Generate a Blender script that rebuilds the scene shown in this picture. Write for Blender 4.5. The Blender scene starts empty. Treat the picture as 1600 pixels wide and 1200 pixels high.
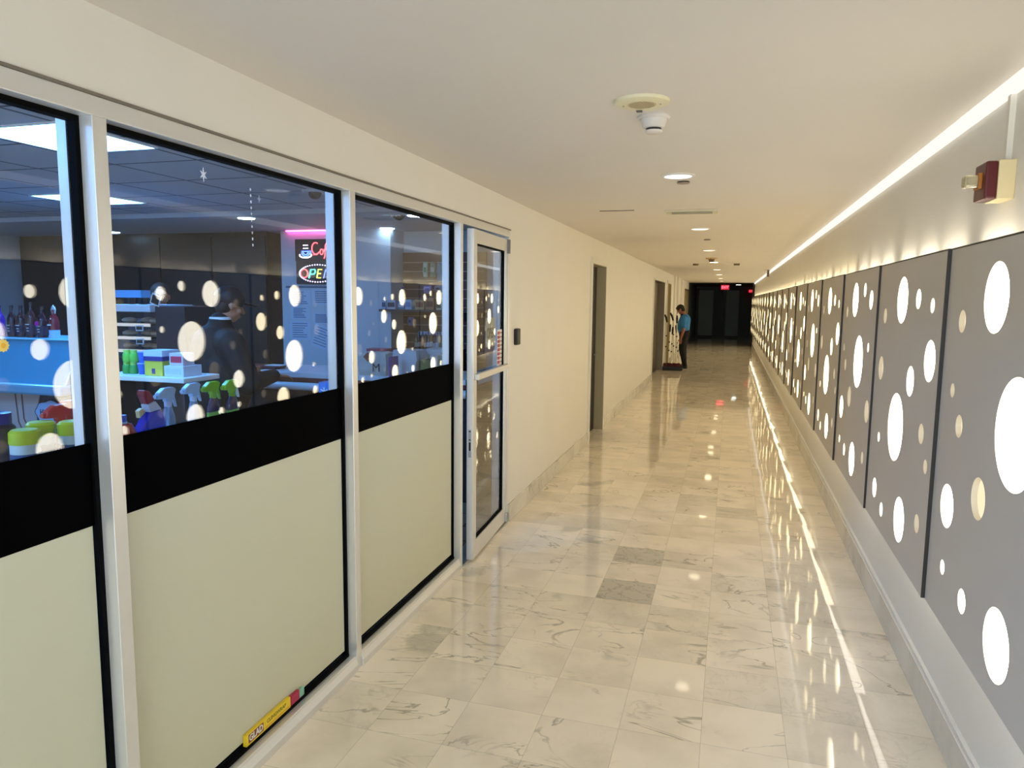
import bpy, bmesh, math, random
from mathutils import Vector, Matrix, Euler
random.seed(7)
S = bpy.context.scene
COL = S.collection
PI = math.pi

# ------------------------------------------------------------------ camera
YAW, PIT, ROL, FPX, CAMZ = -0.29110062, -0.11627378, 0.01053506, 1127.44, 1.7
_cy, _sy, _cp, _sp = math.cos(YAW), math.sin(YAW), math.cos(PIT), math.sin(PIT)
FW = Vector((_sy*_cp, _cy*_cp, _sp)); _r = Vector((_cy, -_sy, 0)); _u = _r.cross(FW)
RT = _r*math.cos(ROL) + _u*math.sin(ROL); UP = -_r*math.sin(ROL) + _u*math.cos(ROL)
CAM = Vector((0, 0, CAMZ))
def _ray(x, y): return RT*(x-800)/FPX - UP*(y-600)/FPX + FW
def at_y(x, y, Y): d = _ray(x, y); return CAM + d*(Y/d.y)
def at_x(x, y, X): d = _ray(x, y); return CAM + d*(X/d.x)
def at_z(x, y, Z): d = _ray(x, y); return CAM + d*((Z-CAMZ)/d.z)
cd = bpy.data.cameras.new('camera'); cam = bpy.data.objects.new('camera', cd); COL.objects.link(cam)
cd.sensor_width = 36; cd.lens = FPX/1600*36; cd.clip_start = .05; cd.clip_end = 200
m = Matrix(((RT.x, UP.x, -FW.x, 0), (RT.y, UP.y, -FW.y, 0), (RT.z, UP.z, -FW.z, CAMZ), (0, 0, 0, 1)))
cam.matrix_world = m; S.camera = cam
vs = S.view_settings; vs.view_transform = 'Standard'; vs.look = 'None'; vs.gamma = 1; vs.exposure = 1.2; vs.use_curve_mapping = False
S.cycles.max_bounces = 10; S.cycles.transparent_max_bounces = 16; S.cycles.sample_clamp_indirect = 6
S.cycles.use_denoising = True
w = bpy.data.worlds.new('world'); S.world = w; w.use_nodes = True
w.node_tree.nodes['Background'].inputs[0].default_value = (.80, .90, 1.0, 1); w.node_tree.nodes['Background'].inputs[1].default_value = 2.8

# ------------------------------------------------------------------ materials
def lin(c): return tuple(((v/255)/12.92 if v/255 <= .04045 else ((v/255+.055)/1.055)**2.4) for v in c)
MATS = {}
def mat(name, rgb=(200, 200, 200), rough=.5, metal=0, emit=None, strength=0, spec=.5, noise=0, trans=0, coat=0, nscale=8):
    if name in MATS: return MATS[name]
    M = bpy.data.materials.new(name); M.use_nodes = True; nt = M.node_tree; b = nt.nodes['Principled BSDF']
    c = lin(rgb)+(1,)
    b.inputs['Base Color'].default_value = c; b.inputs['Roughness'].default_value = rough; b.inputs['Metallic'].default_value = metal
    b.inputs['Specular IOR Level'].default_value = spec; b.inputs['Transmission Weight'].default_value = trans; b.inputs['Coat Weight'].default_value = coat
    if emit: b.inputs['Emission Color'].default_value = tuple(emit)+(1,); b.inputs['Emission Strength'].default_value = strength
    if noise:
        n = nt.nodes.new('ShaderNodeTexNoise'); n.inputs['Scale'].default_value = nscale; n.inputs['Detail'].default_value = 5
        g = nt.nodes.new('ShaderNodeTexCoord'); nt.links.new(g.outputs['Object'], n.inputs['Vector'])
        r = nt.nodes.new('ShaderNodeMapRange'); r.inputs[3].default_value = 1-noise; r.inputs[4].default_value = 1+noise*.6
        mx = nt.nodes.new('ShaderNodeMix'); mx.data_type = 'RGBA'; mx.blend_type = 'MULTIPLY'; mx.inputs[0].default_value = 1
        mx.inputs[6].default_value = c
        nt.links.new(n.outputs['Fac'], r.inputs[0]); nt.links.new(r.outputs[0], mx.inputs[7]); nt.links.new(mx.outputs[2], b.inputs['Base Color'])
    MATS[name] = M; return M
def emis(name, col, strength):
    if name in MATS: return MATS[name]
    M = bpy.data.materials.new(name); M.use_nodes = True; nt = M.node_tree; nt.nodes.clear()
    e = nt.nodes.new('ShaderNodeEmission'); e.inputs[0].default_value = tuple(col)+(1,); e.inputs[1].default_value = strength
    o = nt.nodes.new('ShaderNodeOutputMaterial'); nt.links.new(e.outputs[0], o.inputs[0]); MATS[name] = M; return M
def glass(name, tint, refl, rough=0.0, warp=0):
    M = bpy.data.materials.new(name); M.use_nodes = True; nt = M.node_tree; nt.nodes.clear()
    t = nt.nodes.new('ShaderNodeBsdfTransparent'); t.inputs[0].default_value = tint+(1,)
    g = nt.nodes.new('ShaderNodeBsdfGlossy'); g.inputs['Roughness'].default_value = rough; g.inputs[0].default_value = (1, 1, 1, 1)
    lw = nt.nodes.new('ShaderNodeLayerWeight'); lw.inputs[0].default_value = .5
    if warp:      # the panes sit a touch out of square with the hall, so their reflections drift
        ge = nt.nodes.new('ShaderNodeNewGeometry'); av = nt.nodes.new('ShaderNodeVectorMath'); av.inputs[1].default_value = (0, warp, 0); nv = nt.nodes.new('ShaderNodeVectorMath'); nv.operation = 'NORMALIZE'
        nt.links.new(ge.outputs['Normal'], av.inputs[0]); nt.links.new(av.outputs[0], nv.inputs[0]); nt.links.new(nv.outputs[0], g.inputs['Normal'])
    f = nt.nodes.new('ShaderNodeMath'); f.operation = 'POWER'; f.inputs[1].default_value = 5; nt.links.new(lw.outputs['Facing'], f.inputs[0])
    r = nt.nodes.new('ShaderNodeMapRange'); r.inputs[3].default_value = refl; r.inputs[4].default_value = 1
    mx = nt.nodes.new('ShaderNodeMixShader'); o = nt.nodes.new('ShaderNodeOutputMaterial')
    nt.links.new(f.outputs[0], r.inputs[0]); nt.links.new(r.outputs[0], mx.inputs[0]); nt.links.new(t.outputs[0], mx.inputs[1]); nt.links.new(g.outputs[0], mx.inputs[2]); nt.links.new(mx.outputs[0], o.inputs[0])
    return M
G_SHOP = glass('shop_glass', (.93, .96, 1.0), .036, warp=.017)
G_THIN = glass('thin_clear_glass', (.95, .97, .97), .02)
M_WALL = mat('corridor_wall_paint', (230, 226, 216), .55, noise=.03, nscale=3)
M_CEIL = mat('corridor_ceiling_paint', (218, 211, 201), .8, noise=.03, nscale=1.5)
M_ALU = mat('white_painted_aluminium', (222, 222, 220), .38, .6, noise=.03)
M_STEEL = mat('brushed_steel', (170, 175, 178), .35, .8, noise=.08)
M_BLACKG = mat('black_rubber', (2, 2, 3), .7, spec=.08)
M_BAND = mat('black_vinyl', (2, 2, 4), .8, spec=.03)
M_PANEL = mat('grey_panel_paint', (192, 187, 180), .4, noise=.05, nscale=2)
M_PEDGE = mat('panel_dark_edge', (52, 48, 44), .5)
M_WHITE = mat('white_paint', (225, 225, 222), .5)
M_BLACK = mat('matte_black', (14, 14, 16), .5)
M_CHROME = mat('chrome', (200, 205, 210), .15, 1)
M_LED = emis('warm_backlit_acrylic', (1.0, .90, .72), 5)
M_LEDDIM = emis('dim_backlit_acrylic', (1.0, .80, .52), .5)
M_COVE = emis('cove_led', (1.0, .94, .82), .5)

def marble(name, base, tiled):
    M = bpy.data.materials.new(name); M.use_nodes = True; nt = M.node_tree; b = nt.nodes['Principled BSDF']; L = nt.links.new; N = nt.nodes.new
    tc = N('ShaderNodeTexCoord'); pos = tc.outputs['Object']
    if tiled:
        at = N('ShaderNodeAttribute'); at.attribute_name = 'tile'
        off = N('ShaderNodeVectorMath'); off.operation = 'MULTIPLY_ADD'; off.inputs[1].default_value = (13, 17, 11)
        L(at.outputs['Vector'], off.inputs[0]); L(pos, off.inputs[2]); pos = off.outputs[0]
    def ridge(scale, dist, lo, det=5, rot=(0, 0, .6), sc=(1, 2.2, 1)):
        mp = N('ShaderNodeMapping'); mp.inputs['Rotation'].default_value = rot; mp.inputs['Scale'].default_value = sc; L(pos, mp.inputs[0])
        n = N('ShaderNodeTexNoise'); n.inputs['Scale'].default_value = scale; n.inputs['Detail'].default_value = det; n.inputs['Distortion'].default_value = dist; L(mp.outputs[0], n.inputs[0])
        s = N('ShaderNodeMath'); s.operation = 'SUBTRACT'; s.inputs[1].default_value = .5; L(n.outputs['Fac'], s.inputs[0])
        a = N('ShaderNodeMath'); a.operation = 'ABSOLUTE'; L(s.outputs[0], a.inputs[0])
        r = N('ShaderNodeMapRange'); r.interpolation_type = 'SMOOTHSTEP'; r.inputs[1].default_value = 0; r.inputs[2].default_value = lo; r.inputs[3].default_value = 1; r.inputs[4].default_value = 0
        L(a.outputs[0], r.inputs[0]); return r.outputs[0]
    def thr(scale, a0, a1):
        n = N('ShaderNodeTexNoise'); n.inputs['Scale'].default_value = scale; n.inputs['Detail'].default_value = 4; L(pos, n.inputs[0])
        r = N('ShaderNodeMapRange'); r.interpolation_type = 'SMOOTHSTEP'; r.inputs[1].default_value = a0; r.inputs[2].default_value = a1; L(n.outputs['Fac'], r.inputs[0]); return r.outputs[0]
    def mul(a, c):
        x = N('ShaderNodeMath'); x.operation = 'MULTIPLY'; L(a, x.inputs[0])
        if isinstance(c, (int, float)): x.inputs[1].default_value = c
        else: L(c, x.inputs[1])
        return x.outputs[0]
    def mixc(f, a, c):
        x = N('ShaderNodeMix'); x.data_type = 'RGBA'; L(f, x.inputs[0])
        if isinstance(a, tuple): x.inputs[6].default_value = a
        else: L(a, x.inputs[6])
        if isinstance(c, tuple): x.inputs[7].default_value = c
        else: L(c, x.inputs[7])
        return x.outputs[2]
    B = lin(base)+(1,); D = lin((132, 122, 100))+(1,); Gy = lin((166, 162, 148))+(1,)
    cloud = thr(3.0, .35, .75)
    c = mixc(mul(cloud, .8), B, lin(tuple(v-26 for v in base))+(1,))
    v1 = mul(ridge(1.3, 1.4, .014), mul(thr(1.7, .47, .6), .6))
    v2 = mul(ridge(4.5, .8, .02, rot=(0, 0, 1.3)), mul(thr(2.2, .52, .66), .32))
    blot = mul(thr(2.2, .62, .70), .5)
    c = mixc(v1, c, D); c = mixc(v2, c, D); c = mixc(blot, c, Gy)
    if tiled:
        c = mixc(mul(at.outputs['Alpha'], .6), c, lin((176, 172, 156))+(1,))
        grain = mul(ridge(9, .5, .03, rot=(0, 0, 0), sc=(1, 1, 1)), mul(at.outputs['Alpha'], .4)); c = mixc(grain, c, D)
        uv = N('ShaderNodeUVMap'); uv.uv_map = 'UVMap'; sp = N('ShaderNodeSeparateXYZ'); L(uv.outputs[0], sp.inputs[0])
        g = None
        for k in (0, 1):
            a = N('ShaderNodeMath'); a.operation = 'PINGPONG'; a.inputs[1].default_value = .5; L(sp.outputs[k], a.inputs[0])
            q = N('ShaderNodeMath'); q.operation = 'LESS_THAN'; q.inputs[1].default_value = .0035; L(a.outputs[0], q.inputs[0])
            if g is None: g = q.outputs[0]
            else:
                x = N('ShaderNodeMath'); x.operation = 'MAXIMUM'; L(g, x.inputs[0]); L(q.outputs[0], x.inputs[1]); g = x.outputs[0]
        c = mixc(mul(g, .35), c, lin((120, 112, 95))+(1,))
        ta = N('ShaderNodeAttribute'); ta.attribute_name = 'tilt'; ge = N('ShaderNodeNewGeometry')
        wv = N('ShaderNodeTexNoise'); wv.inputs['Scale'].default_value = 5; wv.inputs['Detail'].default_value = 1; L(tc.outputs['Object'], wv.inputs[0])
        ws = N('ShaderNodeVectorMath'); ws.operation = 'MULTIPLY_ADD'; ws.inputs[1].default_value = (.006, .006, 0); ws.inputs[2].default_value = (-.003, -.003, 0); L(wv.outputs['Color'], ws.inputs[0])
        ad = N('ShaderNodeVectorMath'); ad.operation = 'ADD'; L(ta.outputs['Vector'], ad.inputs[0]); L(ge.outputs['Normal'], ad.inputs[1])
        ad2 = N('ShaderNodeVectorMath'); ad2.operation = 'ADD'; L(ad.outputs[0], ad2.inputs[0]); L(ws.outputs[0], ad2.inputs[1])
        nm = N('ShaderNodeVectorMath'); nm.operation = 'NORMALIZE'; L(ad2.outputs[0], nm.inputs[0]); L(nm.outputs[0], b.inputs['Normal'])
    L(c, b.inputs['Base Color']); b.inputs['Roughness'].default_value = .045 if tiled else .2
    b.inputs['IOR'].default_value = 1.54
    return M
M_FLOOR = marble('polished_marble_tiles', (247, 235, 214), True)
M_MARB = marble('marble_skirting', (218, 214, 202), False)
# frosted film : diffuse + translucent + a little see-through
def film():
    M = bpy.data.materials.new('frosted_film'); M.use_nodes = True; nt = M.node_tree; nt.nodes.clear(); N = nt.nodes.new; L = nt.links.new
    d = N('ShaderNodeBsdfDiffuse'); d.inputs[0].default_value = lin((230, 226, 196))+(1,)
    t = N('ShaderNodeBsdfTranslucent'); t.inputs[0].default_value = lin((225, 230, 215))+(1,)
    tr = N('ShaderNodeBsdfTransparent'); gl = N('ShaderNodeBsdfGlossy'); gl.inputs['Roughness'].default_value = .35
    m1 = N('ShaderNodeMixShader'); m1.inputs[0].default_value = .22; L(d.outputs[0], m1.inputs[1]); L(t.outputs[0], m1.inputs[2])
    m2 = N('ShaderNodeMixShader'); m2.inputs[0].default_value = .12; L(m1.outputs[0], m2.inputs[1]); L(tr.outputs[0], m2.inputs[2])
    m3 = N('ShaderNodeMixShader'); m3.inputs[0].default_value = .05; L(m2.outputs[0], m3.inputs[1]); L(gl.outputs[0], m3.inputs[2])
    o = N('ShaderNodeOutputMaterial'); L(m3.outputs[0], o.inputs[0]); return M
M_FILM = film()
def gridmat(name, base, line, sx, sy, wd=.02, rough=.8):
    M = bpy.data.materials.new(name); M.use_nodes = True; nt = M.node_tree; b = nt.nodes['Principled BSDF']; N = nt.nodes.new; L = nt.links.new
    tc = N('ShaderNodeTexCoord'); br = N('ShaderNodeTexBrick'); br.offset = 0; br.inputs['Scale'].default_value = 1
    br.inputs['Brick Width'].default_value = sx; br.inputs['Row Height'].default_value = sy; br.inputs['Mortar Size'].default_value = wd; br.inputs['Mortar Smooth'].default_value = 0
    br.inputs['Color1'].default_value = lin(base)+(1,); br.inputs['Color2'].default_value = lin(tuple(v*.95 for v in base))+(1,); br.inputs['Mortar'].default_value = lin(line)+(1,)
    L(tc.outputs['Object'], br.inputs['Vector']); L(br.outputs['Color'], b.inputs['Base Color']); b.inputs['Roughness'].default_value = rough; return M

# ------------------------------------------------------------------ mesh helpers
def bm_(): return bmesh.new()
def bx(bm, x0, x1, y0, y1, z0, z1, M=None):
    v = [bm.verts.new(p) for p in ((x0, y0, z0), (x1, y0, z0), (x1, y1, z0), (x0, y1, z0), (x0, y0, z1), (x1, y0, z1), (x1, y1, z1), (x0, y1, z1))]
    if M is not None:
        for q in v: q.co = M @ q.co
    for f in ((3, 2, 1, 0), (4, 5, 6, 7), (0, 1, 5, 4), (1, 2, 6, 5), (2, 3, 7, 6), (3, 0, 4, 7)): bm.faces.new([v[i] for i in f])
    return bm
def lathe(bm, prof, n=24, c=(0, 0, 0), sx=1, sy=1, M=None):
    rings = []
    for r, z in prof:
        if r < 1e-5: vv = [bm.verts.new((c[0], c[1], c[2]+z))]
        else: vv = [bm.verts.new((c[0]+r*sx*math.cos(2*PI*k/n), c[1]+r*sy*math.sin(2*PI*k/n), c[2]+z)) for k in range(n)]
        rings.append(vv)
    for a, b in zip(rings, rings[1:]):
        for k in range(n):
            k2 = (k+1) % n
            if len(a) == 1 and len(b) == 1: continue
            if len(a) == 1: bm.faces.new((a[0], b[k2], b[k]))
            elif len(b) == 1: bm.faces.new((a[k], a[k2], b[0]))
            else: bm.faces.new((a[k], a[k2], b[k2], b[k]))
    if len(rings[0]) > 1: bm.faces.new(list(reversed(rings[0])))
    if len(rings[-1]) > 1: bm.faces.new(rings[-1])
    if M is not None:
        for vv in rings:
            for q in vv: q.co = M @ q.co
    return bm
def tube(bm, pts, r, n=8):
    pts = [Vector(p) for p in pts]; rr = r if isinstance(r, (list, tuple)) else [r]*len(pts); rings = []
    for i, p in enumerate(pts):
        d = (pts[min(i+1, len(pts)-1)] - pts[max(i-1, 0)]).normalized()
        a = d.cross(Vector((0, 0, 1)));
        if a.length < .05: a = d.cross(Vector((1, 0, 0)))
        a.normalize(); b = d.cross(a).normalized()
        if rings and (a.dot(pa) < 0): a = -a; b = -b
        pa = a
        rings.append([bm.verts.new(p + (a*math.cos(2*PI*k/n)+b*math.sin(2*PI*k/n))*rr[i]) for k in range(n)])
    for a, b in zip(rings, rings[1:]):
        for k in range(n): bm.faces.new((a[k], a[(k+1) % n], b[(k+1) % n], b[k]))
    bm.faces.new(rings[0][::-1]); bm.faces.new(rings[-1]); return bm
def ball(bm, c, r, s=(1, 1, 1), n=12, rot=None):
    M = Matrix.Translation(Vector(c)) @ (rot.to_matrix().to_4x4() if rot else Matrix()) @ Matrix.Diagonal((s[0]*r, s[1]*r, s[2]*r, 1))
    bmesh.ops.create_uvsphere(bm, u_segments=n, v_segments=max(6, n//2+2), radius=1, matrix=M); return bm
def prism(bm, poly, axis, a, b):
    # poly 2D extruded along axis ('x','y','z') from a to b
    def P(u, v, t): return {'x': (t, u, v), 'y': (u, t, v), 'z': (u, v, t)}[axis]
    A = [bm.verts.new(P(u, v, a)) for u, v in poly]; B = [bm.verts.new(P(u, v, b)) for u, v in poly]; n = len(poly)
    bm.faces.new(A); bm.faces.new(B[::-1])
    for k in range(n): bm.faces.new((A[k], B[k], B[(k+1) % n], A[(k+1) % n]))
    return bm
def build(name, bm, m, parent=None, smooth=False, bevel=0, loc=None, label=None):
    bmesh.ops.recalc_face_normals(bm, faces=bm.faces)
    me = bpy.data.meshes.new(name); bm.to_mesh(me); bm.free(); 
    for mm in (m if isinstance(m, (list, tuple)) else [m]): me.materials.append(mm)
    if smooth:
        for p in me.polygons: p.use_smooth = True
        try: me.set_sharp_from_angle(angle=math.radians(40))
        except Exception: pass
    o = bpy.data.objects.new(name, me); COL.objects.link(o)
    if parent: o.parent = parent
    if loc: o.location = loc
    if bevel:
        b = o.modifiers.new('bevel', 'BEVEL'); b.width = bevel; b.segments = 2; b.limit_method = 'ANGLE'
    if label: o['label'] = label
    return o
def box(name, x0, x1, y0, y1, z0, z1, m, parent=None, bevel=0, label=None):
    return build(name, bx(bm_(), min(x0, x1), max(x0, x1), min(y0, y1), max(y0, y1), min(z0, z1), max(z0, z1)), m, parent, bevel=bevel, label=label)
def tag(o, label, cat, group=None): o['label'] = label; o['category'] = cat; o.__setitem__('group', group) if group else None; return o
def struct(o): o['kind'] = 'structure'; return o
def thing(name, loc, label, cat, group=None, rz=0):
    o = bpy.data.objects.new(name, None); COL.objects.link(o); o.location = loc; o.rotation_euler = (0, 0, rz); o.empty_display_size = .1
    return tag(o, label, cat, group)
def copy_tree(o, parent=None):
    c = o.copy(); COL.objects.link(c); c.parent = parent
    for ch in list(o.children): copy_tree(ch, c)
    return c
def text_mesh(name, s, size, m, parent, M, ext=.001, sx=1, bold=0, label=None, align='CENTER'):
    cu = bpy.data.curves.new(name, 'FONT'); cu.body = s; cu.size = size; cu.extrude = ext; cu.align_x = align; cu.align_y = 'CENTER'; cu.offset = bold; cu.resolution_u = 3
    t = bpy.data.objects.new('tmp', cu); COL.objects.link(t); bpy.context.view_layer.update()
    dg = bpy.context.evaluated_depsgraph_get(); me = bpy.data.meshes.new_from_object(t.evaluated_get(dg)); bpy.data.objects.remove(t)
    me.transform(Matrix.Diagonal((sx, 1, 1, 1))); me.transform(M); me.materials.clear(); me.materials.append(m)
    o = bpy.data.objects.new(name, me); COL.objects.link(o); o.parent = parent
    if label: o['label'] = label
    return o
def RM(x, y, z, rx=0, ry=0, rz=0): return Matrix.Translation((x, y, z)) @ Euler((rx, ry, rz)).to_matrix().to_4x4()
FACE_Y = PI/2     # text lying in XY rotated about X by 90deg faces -Y (towards the camera down the hall)

# ------------------------------------------------------------------ shell
XL, XR, ZC = -1.575, .845, 2.43
XI = -1.69          # inner side of shop-front wall
YE = 29.1
# floor
bm = bm_(); uvl = bm.loops.layers.uv.new('UVMap'); tl = bm.loops.layers.float_color.new('tile'); tt = bm.loops.layers.float_color.new('tilt')
PX, PY = .317, .31; gray = {(0, 3): 1, (0, 5): .95, (1, 10): .45, (2, 9): .4, (-1, 7): .35, (1, 13): .3, (0, 12): .25, (-2, 9): .35, (2, 4): .12, (-1, 5): .25, (1, 16): .3}
i0, i1, j0, j1 = -4, 5, -20, 110
for i in range(i0, i1):
    for j in range(j0, j1):
        x0 = max(-.672+i*PX, XI); x1 = min(-.672+(i+1)*PX, .9); y0 = 3.03+j*PY; y1 = y0+PY
        if x1 <= x0: continue
        f = bm.faces.new([bm.verts.new(p) for p in ((x0, y0, 0), (x1, y0, 0), (x1, y1, 0), (x0, y1, 0))])
        rr = (random.random(), random.random(), random.random(), gray.get((i, j), random.choice((0, 0, 0, 0, 0, .12, .25))))
        ti = (random.gauss(0, .0025), random.gauss(0, .002), 0, 1)
        for lp, uv in zip(f.loops, ((0, 0), (1, 0), (1, 1), (0, 1))): lp[uvl].uv = uv; lp[tl] = rr; lp[tt] = ti
struct(build('floor', bm, M_FLOOR))
M_SFLOOR = gridmat('shop_floor_tiles', (120, 112, 96), (80, 76, 66), .31, .31, .006, .25)
struct(box('floor', -9, XI, -2.5, 7.9, -.05, -.001, M_SFLOOR))
# corridor ceiling
struct(box('ceiling', XI, .95, -3, YE, ZC, ZC+.12, M_CEIL))
# left wall with openings
D1 = (8.45, 9.42, 2.14); D2 = (15.66, 18.2, 2.16); D3 = (19.1, 20.2, 2.17); D4 = (26.5, 29.0, 2.16)
bm = bm_()
bx(bm, XI, XL, -3, 5.165, 2.207, ZC)
bx(bm, XI, XL, -3, -1.2, 0, 2.207)
ys = [5.165]
for a, b, z in (D1, D2, D3, D4): bx(bm, XI, XL, ys[-1], a, 0, ZC); bx(bm, XI, XL, a, b, z, ZC); ys.append(b)
bx(bm, XI, XL, ys[-1], YE, 0, ZC)
struct(build('wall_left', bm, M_WALL))
# right wall
struct(box('wall_right', XR+.015, XR+.15, -3, YE, 0, ZC, M_WALL))
struct(box('wall_back', -9, XL, -3.1, -3, -.05, 2.6, M_WALL))
# skirtings
bm = bm_(); yy = 5.17
for a, b in ((5.17, 8.37), (9.5, 15.6), (18.26, 19.05), (20.25, 26.4)):
    y = a
    while y < b-.02:
        e = min(y+1.22, b); bx(bm, XL, XL+.014, y, e-.002, 0, .135); y = e
struct(build('baseboard_left', bm, M_MARB, bevel=.002))
bm = bm_(); y = -3
while y < YE: bx(bm, XR-.002, XR+.015, y, y+1.298, 0, .15); y += 1.3
struct(build('baseboard_right', bm, M_MARB, bevel=.002))
struct(build('trim_9', bx(bx(bm_(), XR-.006, XR+.015, -3, YE, .15, .158), XR, XR+.015, -3, YE, .163, .172), mat('ivory_trim', (235, 232, 224), .3)))
# ceiling-edge light line on the right wall
ck = tag(build('linear_cove_light', bx(bm_(), XR-.012, XR+.015, -2.9, YE-.05, ZC-.05, ZC-.002), M_COVE), 'continuous slim white light line where right wall meets ceiling', 'light')

# ------------------------------------------------------------------ right wall panels
PA = [(0.193, 1.087, .040, 1), (.577, 1.167, .109, 0), (.890, 1.171, .043, 0), (1.131, 1.144, .030, 0), (1.150, .924, .084, 0), (.173, .811, .062, 1), (.846, .811, .067, 0), (.611, .568, .161, 0), (.241, .453, .026, 0), (1.104, .621, .042, 1), (1.208, .506, .029, 1), (.221, .176, .052, 0), (.430, .114, .036, 0), (.823, .177, .102, 0), (1.144, .254, .039, 1)]
PB = [(.201, 1.091, .040, 1), (.527, 1.172, .110, 0), (.875, 1.230, .042, 0), (1.104, 1.170, .055, 0), (.780, .790, .162, 0), (1.105, .897, .027, 0), (.151, .842, .026, 1), (.261, .729, .040, 1), (.196, .427, .079, 0), (.520, .539, .068, 1), (1.189, .536, .065, 1), (.203, .200, .027, 0), (.446, .170, .041, 0), (.776, .173, .107, 0), (1.148, .257, .037, 1)]
PW, PH, PX0, PZ0 = 1.3, 1.35, .78, .55
def panel_mesh(pat, nm):
    cu = bpy.data.curves.new(nm, 'CURVE'); cu.dimensions = '2D'; cu.fill_mode = 'BOTH'; cu.extrude = .009
    g = .006
    sp = cu.splines.new('POLY'); sp.points.add(3); sp.use_cyclic_u = True
    for k, (a, b) in enumerate(((g, 0), (PW-g, 0), (PW-g, PH), (g, PH))): sp.points[k].co = (a, b, 0, 1)
    for u, v, r, d in pat:
        n = 48 if r > .06 else 28; sp = cu.splines.new('POLY'); sp.points.add(n-1); sp.use_cyclic_u = True
        for k in range(n): sp.points[k].co = (u+r*math.cos(2*PI*k/n), v+r*math.sin(2*PI*k/n), 0, 1)
    t = bpy.data.objects.new('tmp', cu); COL.objects.link(t); bpy.context.view_layer.update()
    dg = bpy.context.evaluated_depsgraph_get(); me = bpy.data.meshes.new_from_object(t.evaluated_get(dg)); bpy.data.objects.remove(t)
    # local u runs from the far edge towards the camera (-Y), v up, thickness along X
    me.transform(Matrix(((0, 0, 1, .009), (-1, 0, 0, 0), (0, 1, 0, 0), (0, 0, 0, 1))))
    me.materials.clear(); me.materials.append(M_PANEL); me.materials.append(mat('ivory_hole_rim', (228, 222, 205), .5))
    for p in me.polygons:
        c = p.center
        if abs(p.normal.x) < .5 and .012 < -c.y < PW-.012 and .004 < c.z < PH-.004: p.material_index = 1
    me.name = nm; return me
def make_panel(pat, nm):
    root = bpy.data.objects.new('perforated_panel', None); COL.objects.link(root)
    o = bpy.data.objects.new('face_sheet', panel_mesh(pat, nm)); COL.objects.link(o); o.parent = root
    for u, v, r, d in pat:
        bm = bm_(); n = 32; f = bm.faces.new([bm.verts.new((.0195, -(u+(r+.006)*math.cos(2*PI*k/n)), v+(r+.006)*math.sin(2*PI*k/n))) for k in range(n)])
        f.normal_update()
        if f.normal.x > 0: f.normal_flip()
        me = bpy.data.meshes.new('backlight'); bm.to_mesh(me); bm.free(); me.materials.append(M_LEDDIM if d else M_LED)
        dd = bpy.data.objects.new('backlight', me); COL.objects.link(dd); dd.parent = root
    build('edge_frame', bx(bx(bx(bx(bm_(), .02, .06, -PW+.006, -.006, PH-.012, PH-.002), .02, .06, -PW+.006, -.006, .0, .008), .018, .058, -.016, -.006, 0, PH-.002), .018, .058, -PW+.006, -PW+.016, 0, PH-.002), M_PEDGE, root)
    build('edge_lip', bx(bx(bm_(), -.001, .018, -PW+.004, -.004, PH, PH+.006), -.001, .018, -PW+.001, -PW+.006, 0, PH+.006), M_PEDGE, root)
    # led bars tucked in the 6 cm gap, shining out above and below
    b = prism(bm_(), [(.019, -.012), (.030, -.012), (.077, -PW+.012), (.019, -PW+.012)], 'z', -.004, .0); build('lower_led_bar', b, emis('lower_led', (1, .92, .78), 1.8), root)
    for u in (.22, .62, 1.02): build('upper_led_bar', bx(bm_(), .030, .045, -u-.16, -u+.16, PH+.002, PH+.005), emis('upper_led', (1, .9, .72), 9), root)
    return root
ORD = ['nearest', 'second', 'third', 'fourth', 'fifth', 'sixth', 'seventh', 'eighth', 'ninth', 'tenth', 'eleventh', 'twelfth', 'thirteenth', 'fourteenth', 'fifteenth', 'sixteenth', 'seventeenth', 'eighteenth', 'nineteenth', 'twentieth', 'farthest']
protoA, protoB = make_panel(PA, 'panel_sheet_a'), make_panel(PB, 'panel_sheet_b')
ua = ub = False
for k in range(21):
    if k % 2: r = protoA if not ua else copy_tree(protoA); ua = True
    else: r = protoB if not ub else copy_tree(protoB); ub = True
    y1 = 3.08 + 1.3*k
    r.location = (PX0 + random.uniform(-.0015, .0015), y1, PZ0); r.rotation_euler = (0, 0, -.0075+random.uniform(-.0012, .0012))
    lab = ('nearest grey wall panel with backlit round holes, cut off by the right edge' if k == 0 else
           'farthest grey backlit wall panel beside the dark end of the corridor' if k == 20 else
           f'{ORD[k]} grey wall panel with backlit round holes, counted from the camera')
    if k >= 3:
        for c in r.children:
            nmm = c.data.materials[0].name
            wm = {'warm_backlit_acrylic': ('warmer_backlit', (1, .84, .54), 5), 'lower_led': ('warmer_lower_led', (1, .86, .6), 2), 'upper_led': ('warmer_upper_led', (1, .84, .55), 10)}.get(nmm)
            if wm: c.material_slots[0].link = 'OBJECT'; c.material_slots[0].material = emis(*wm)
    tag(r, lab, 'wall panel', 'backlit perforated panels along the right wall')

# fire alarm strobe
fa = thing('fire_alarm_strobe', (XR+.015, 2.62, 2.0), 'dark red fire alarm strobe on cream box high on right wall', 'fire alarm')
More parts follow.
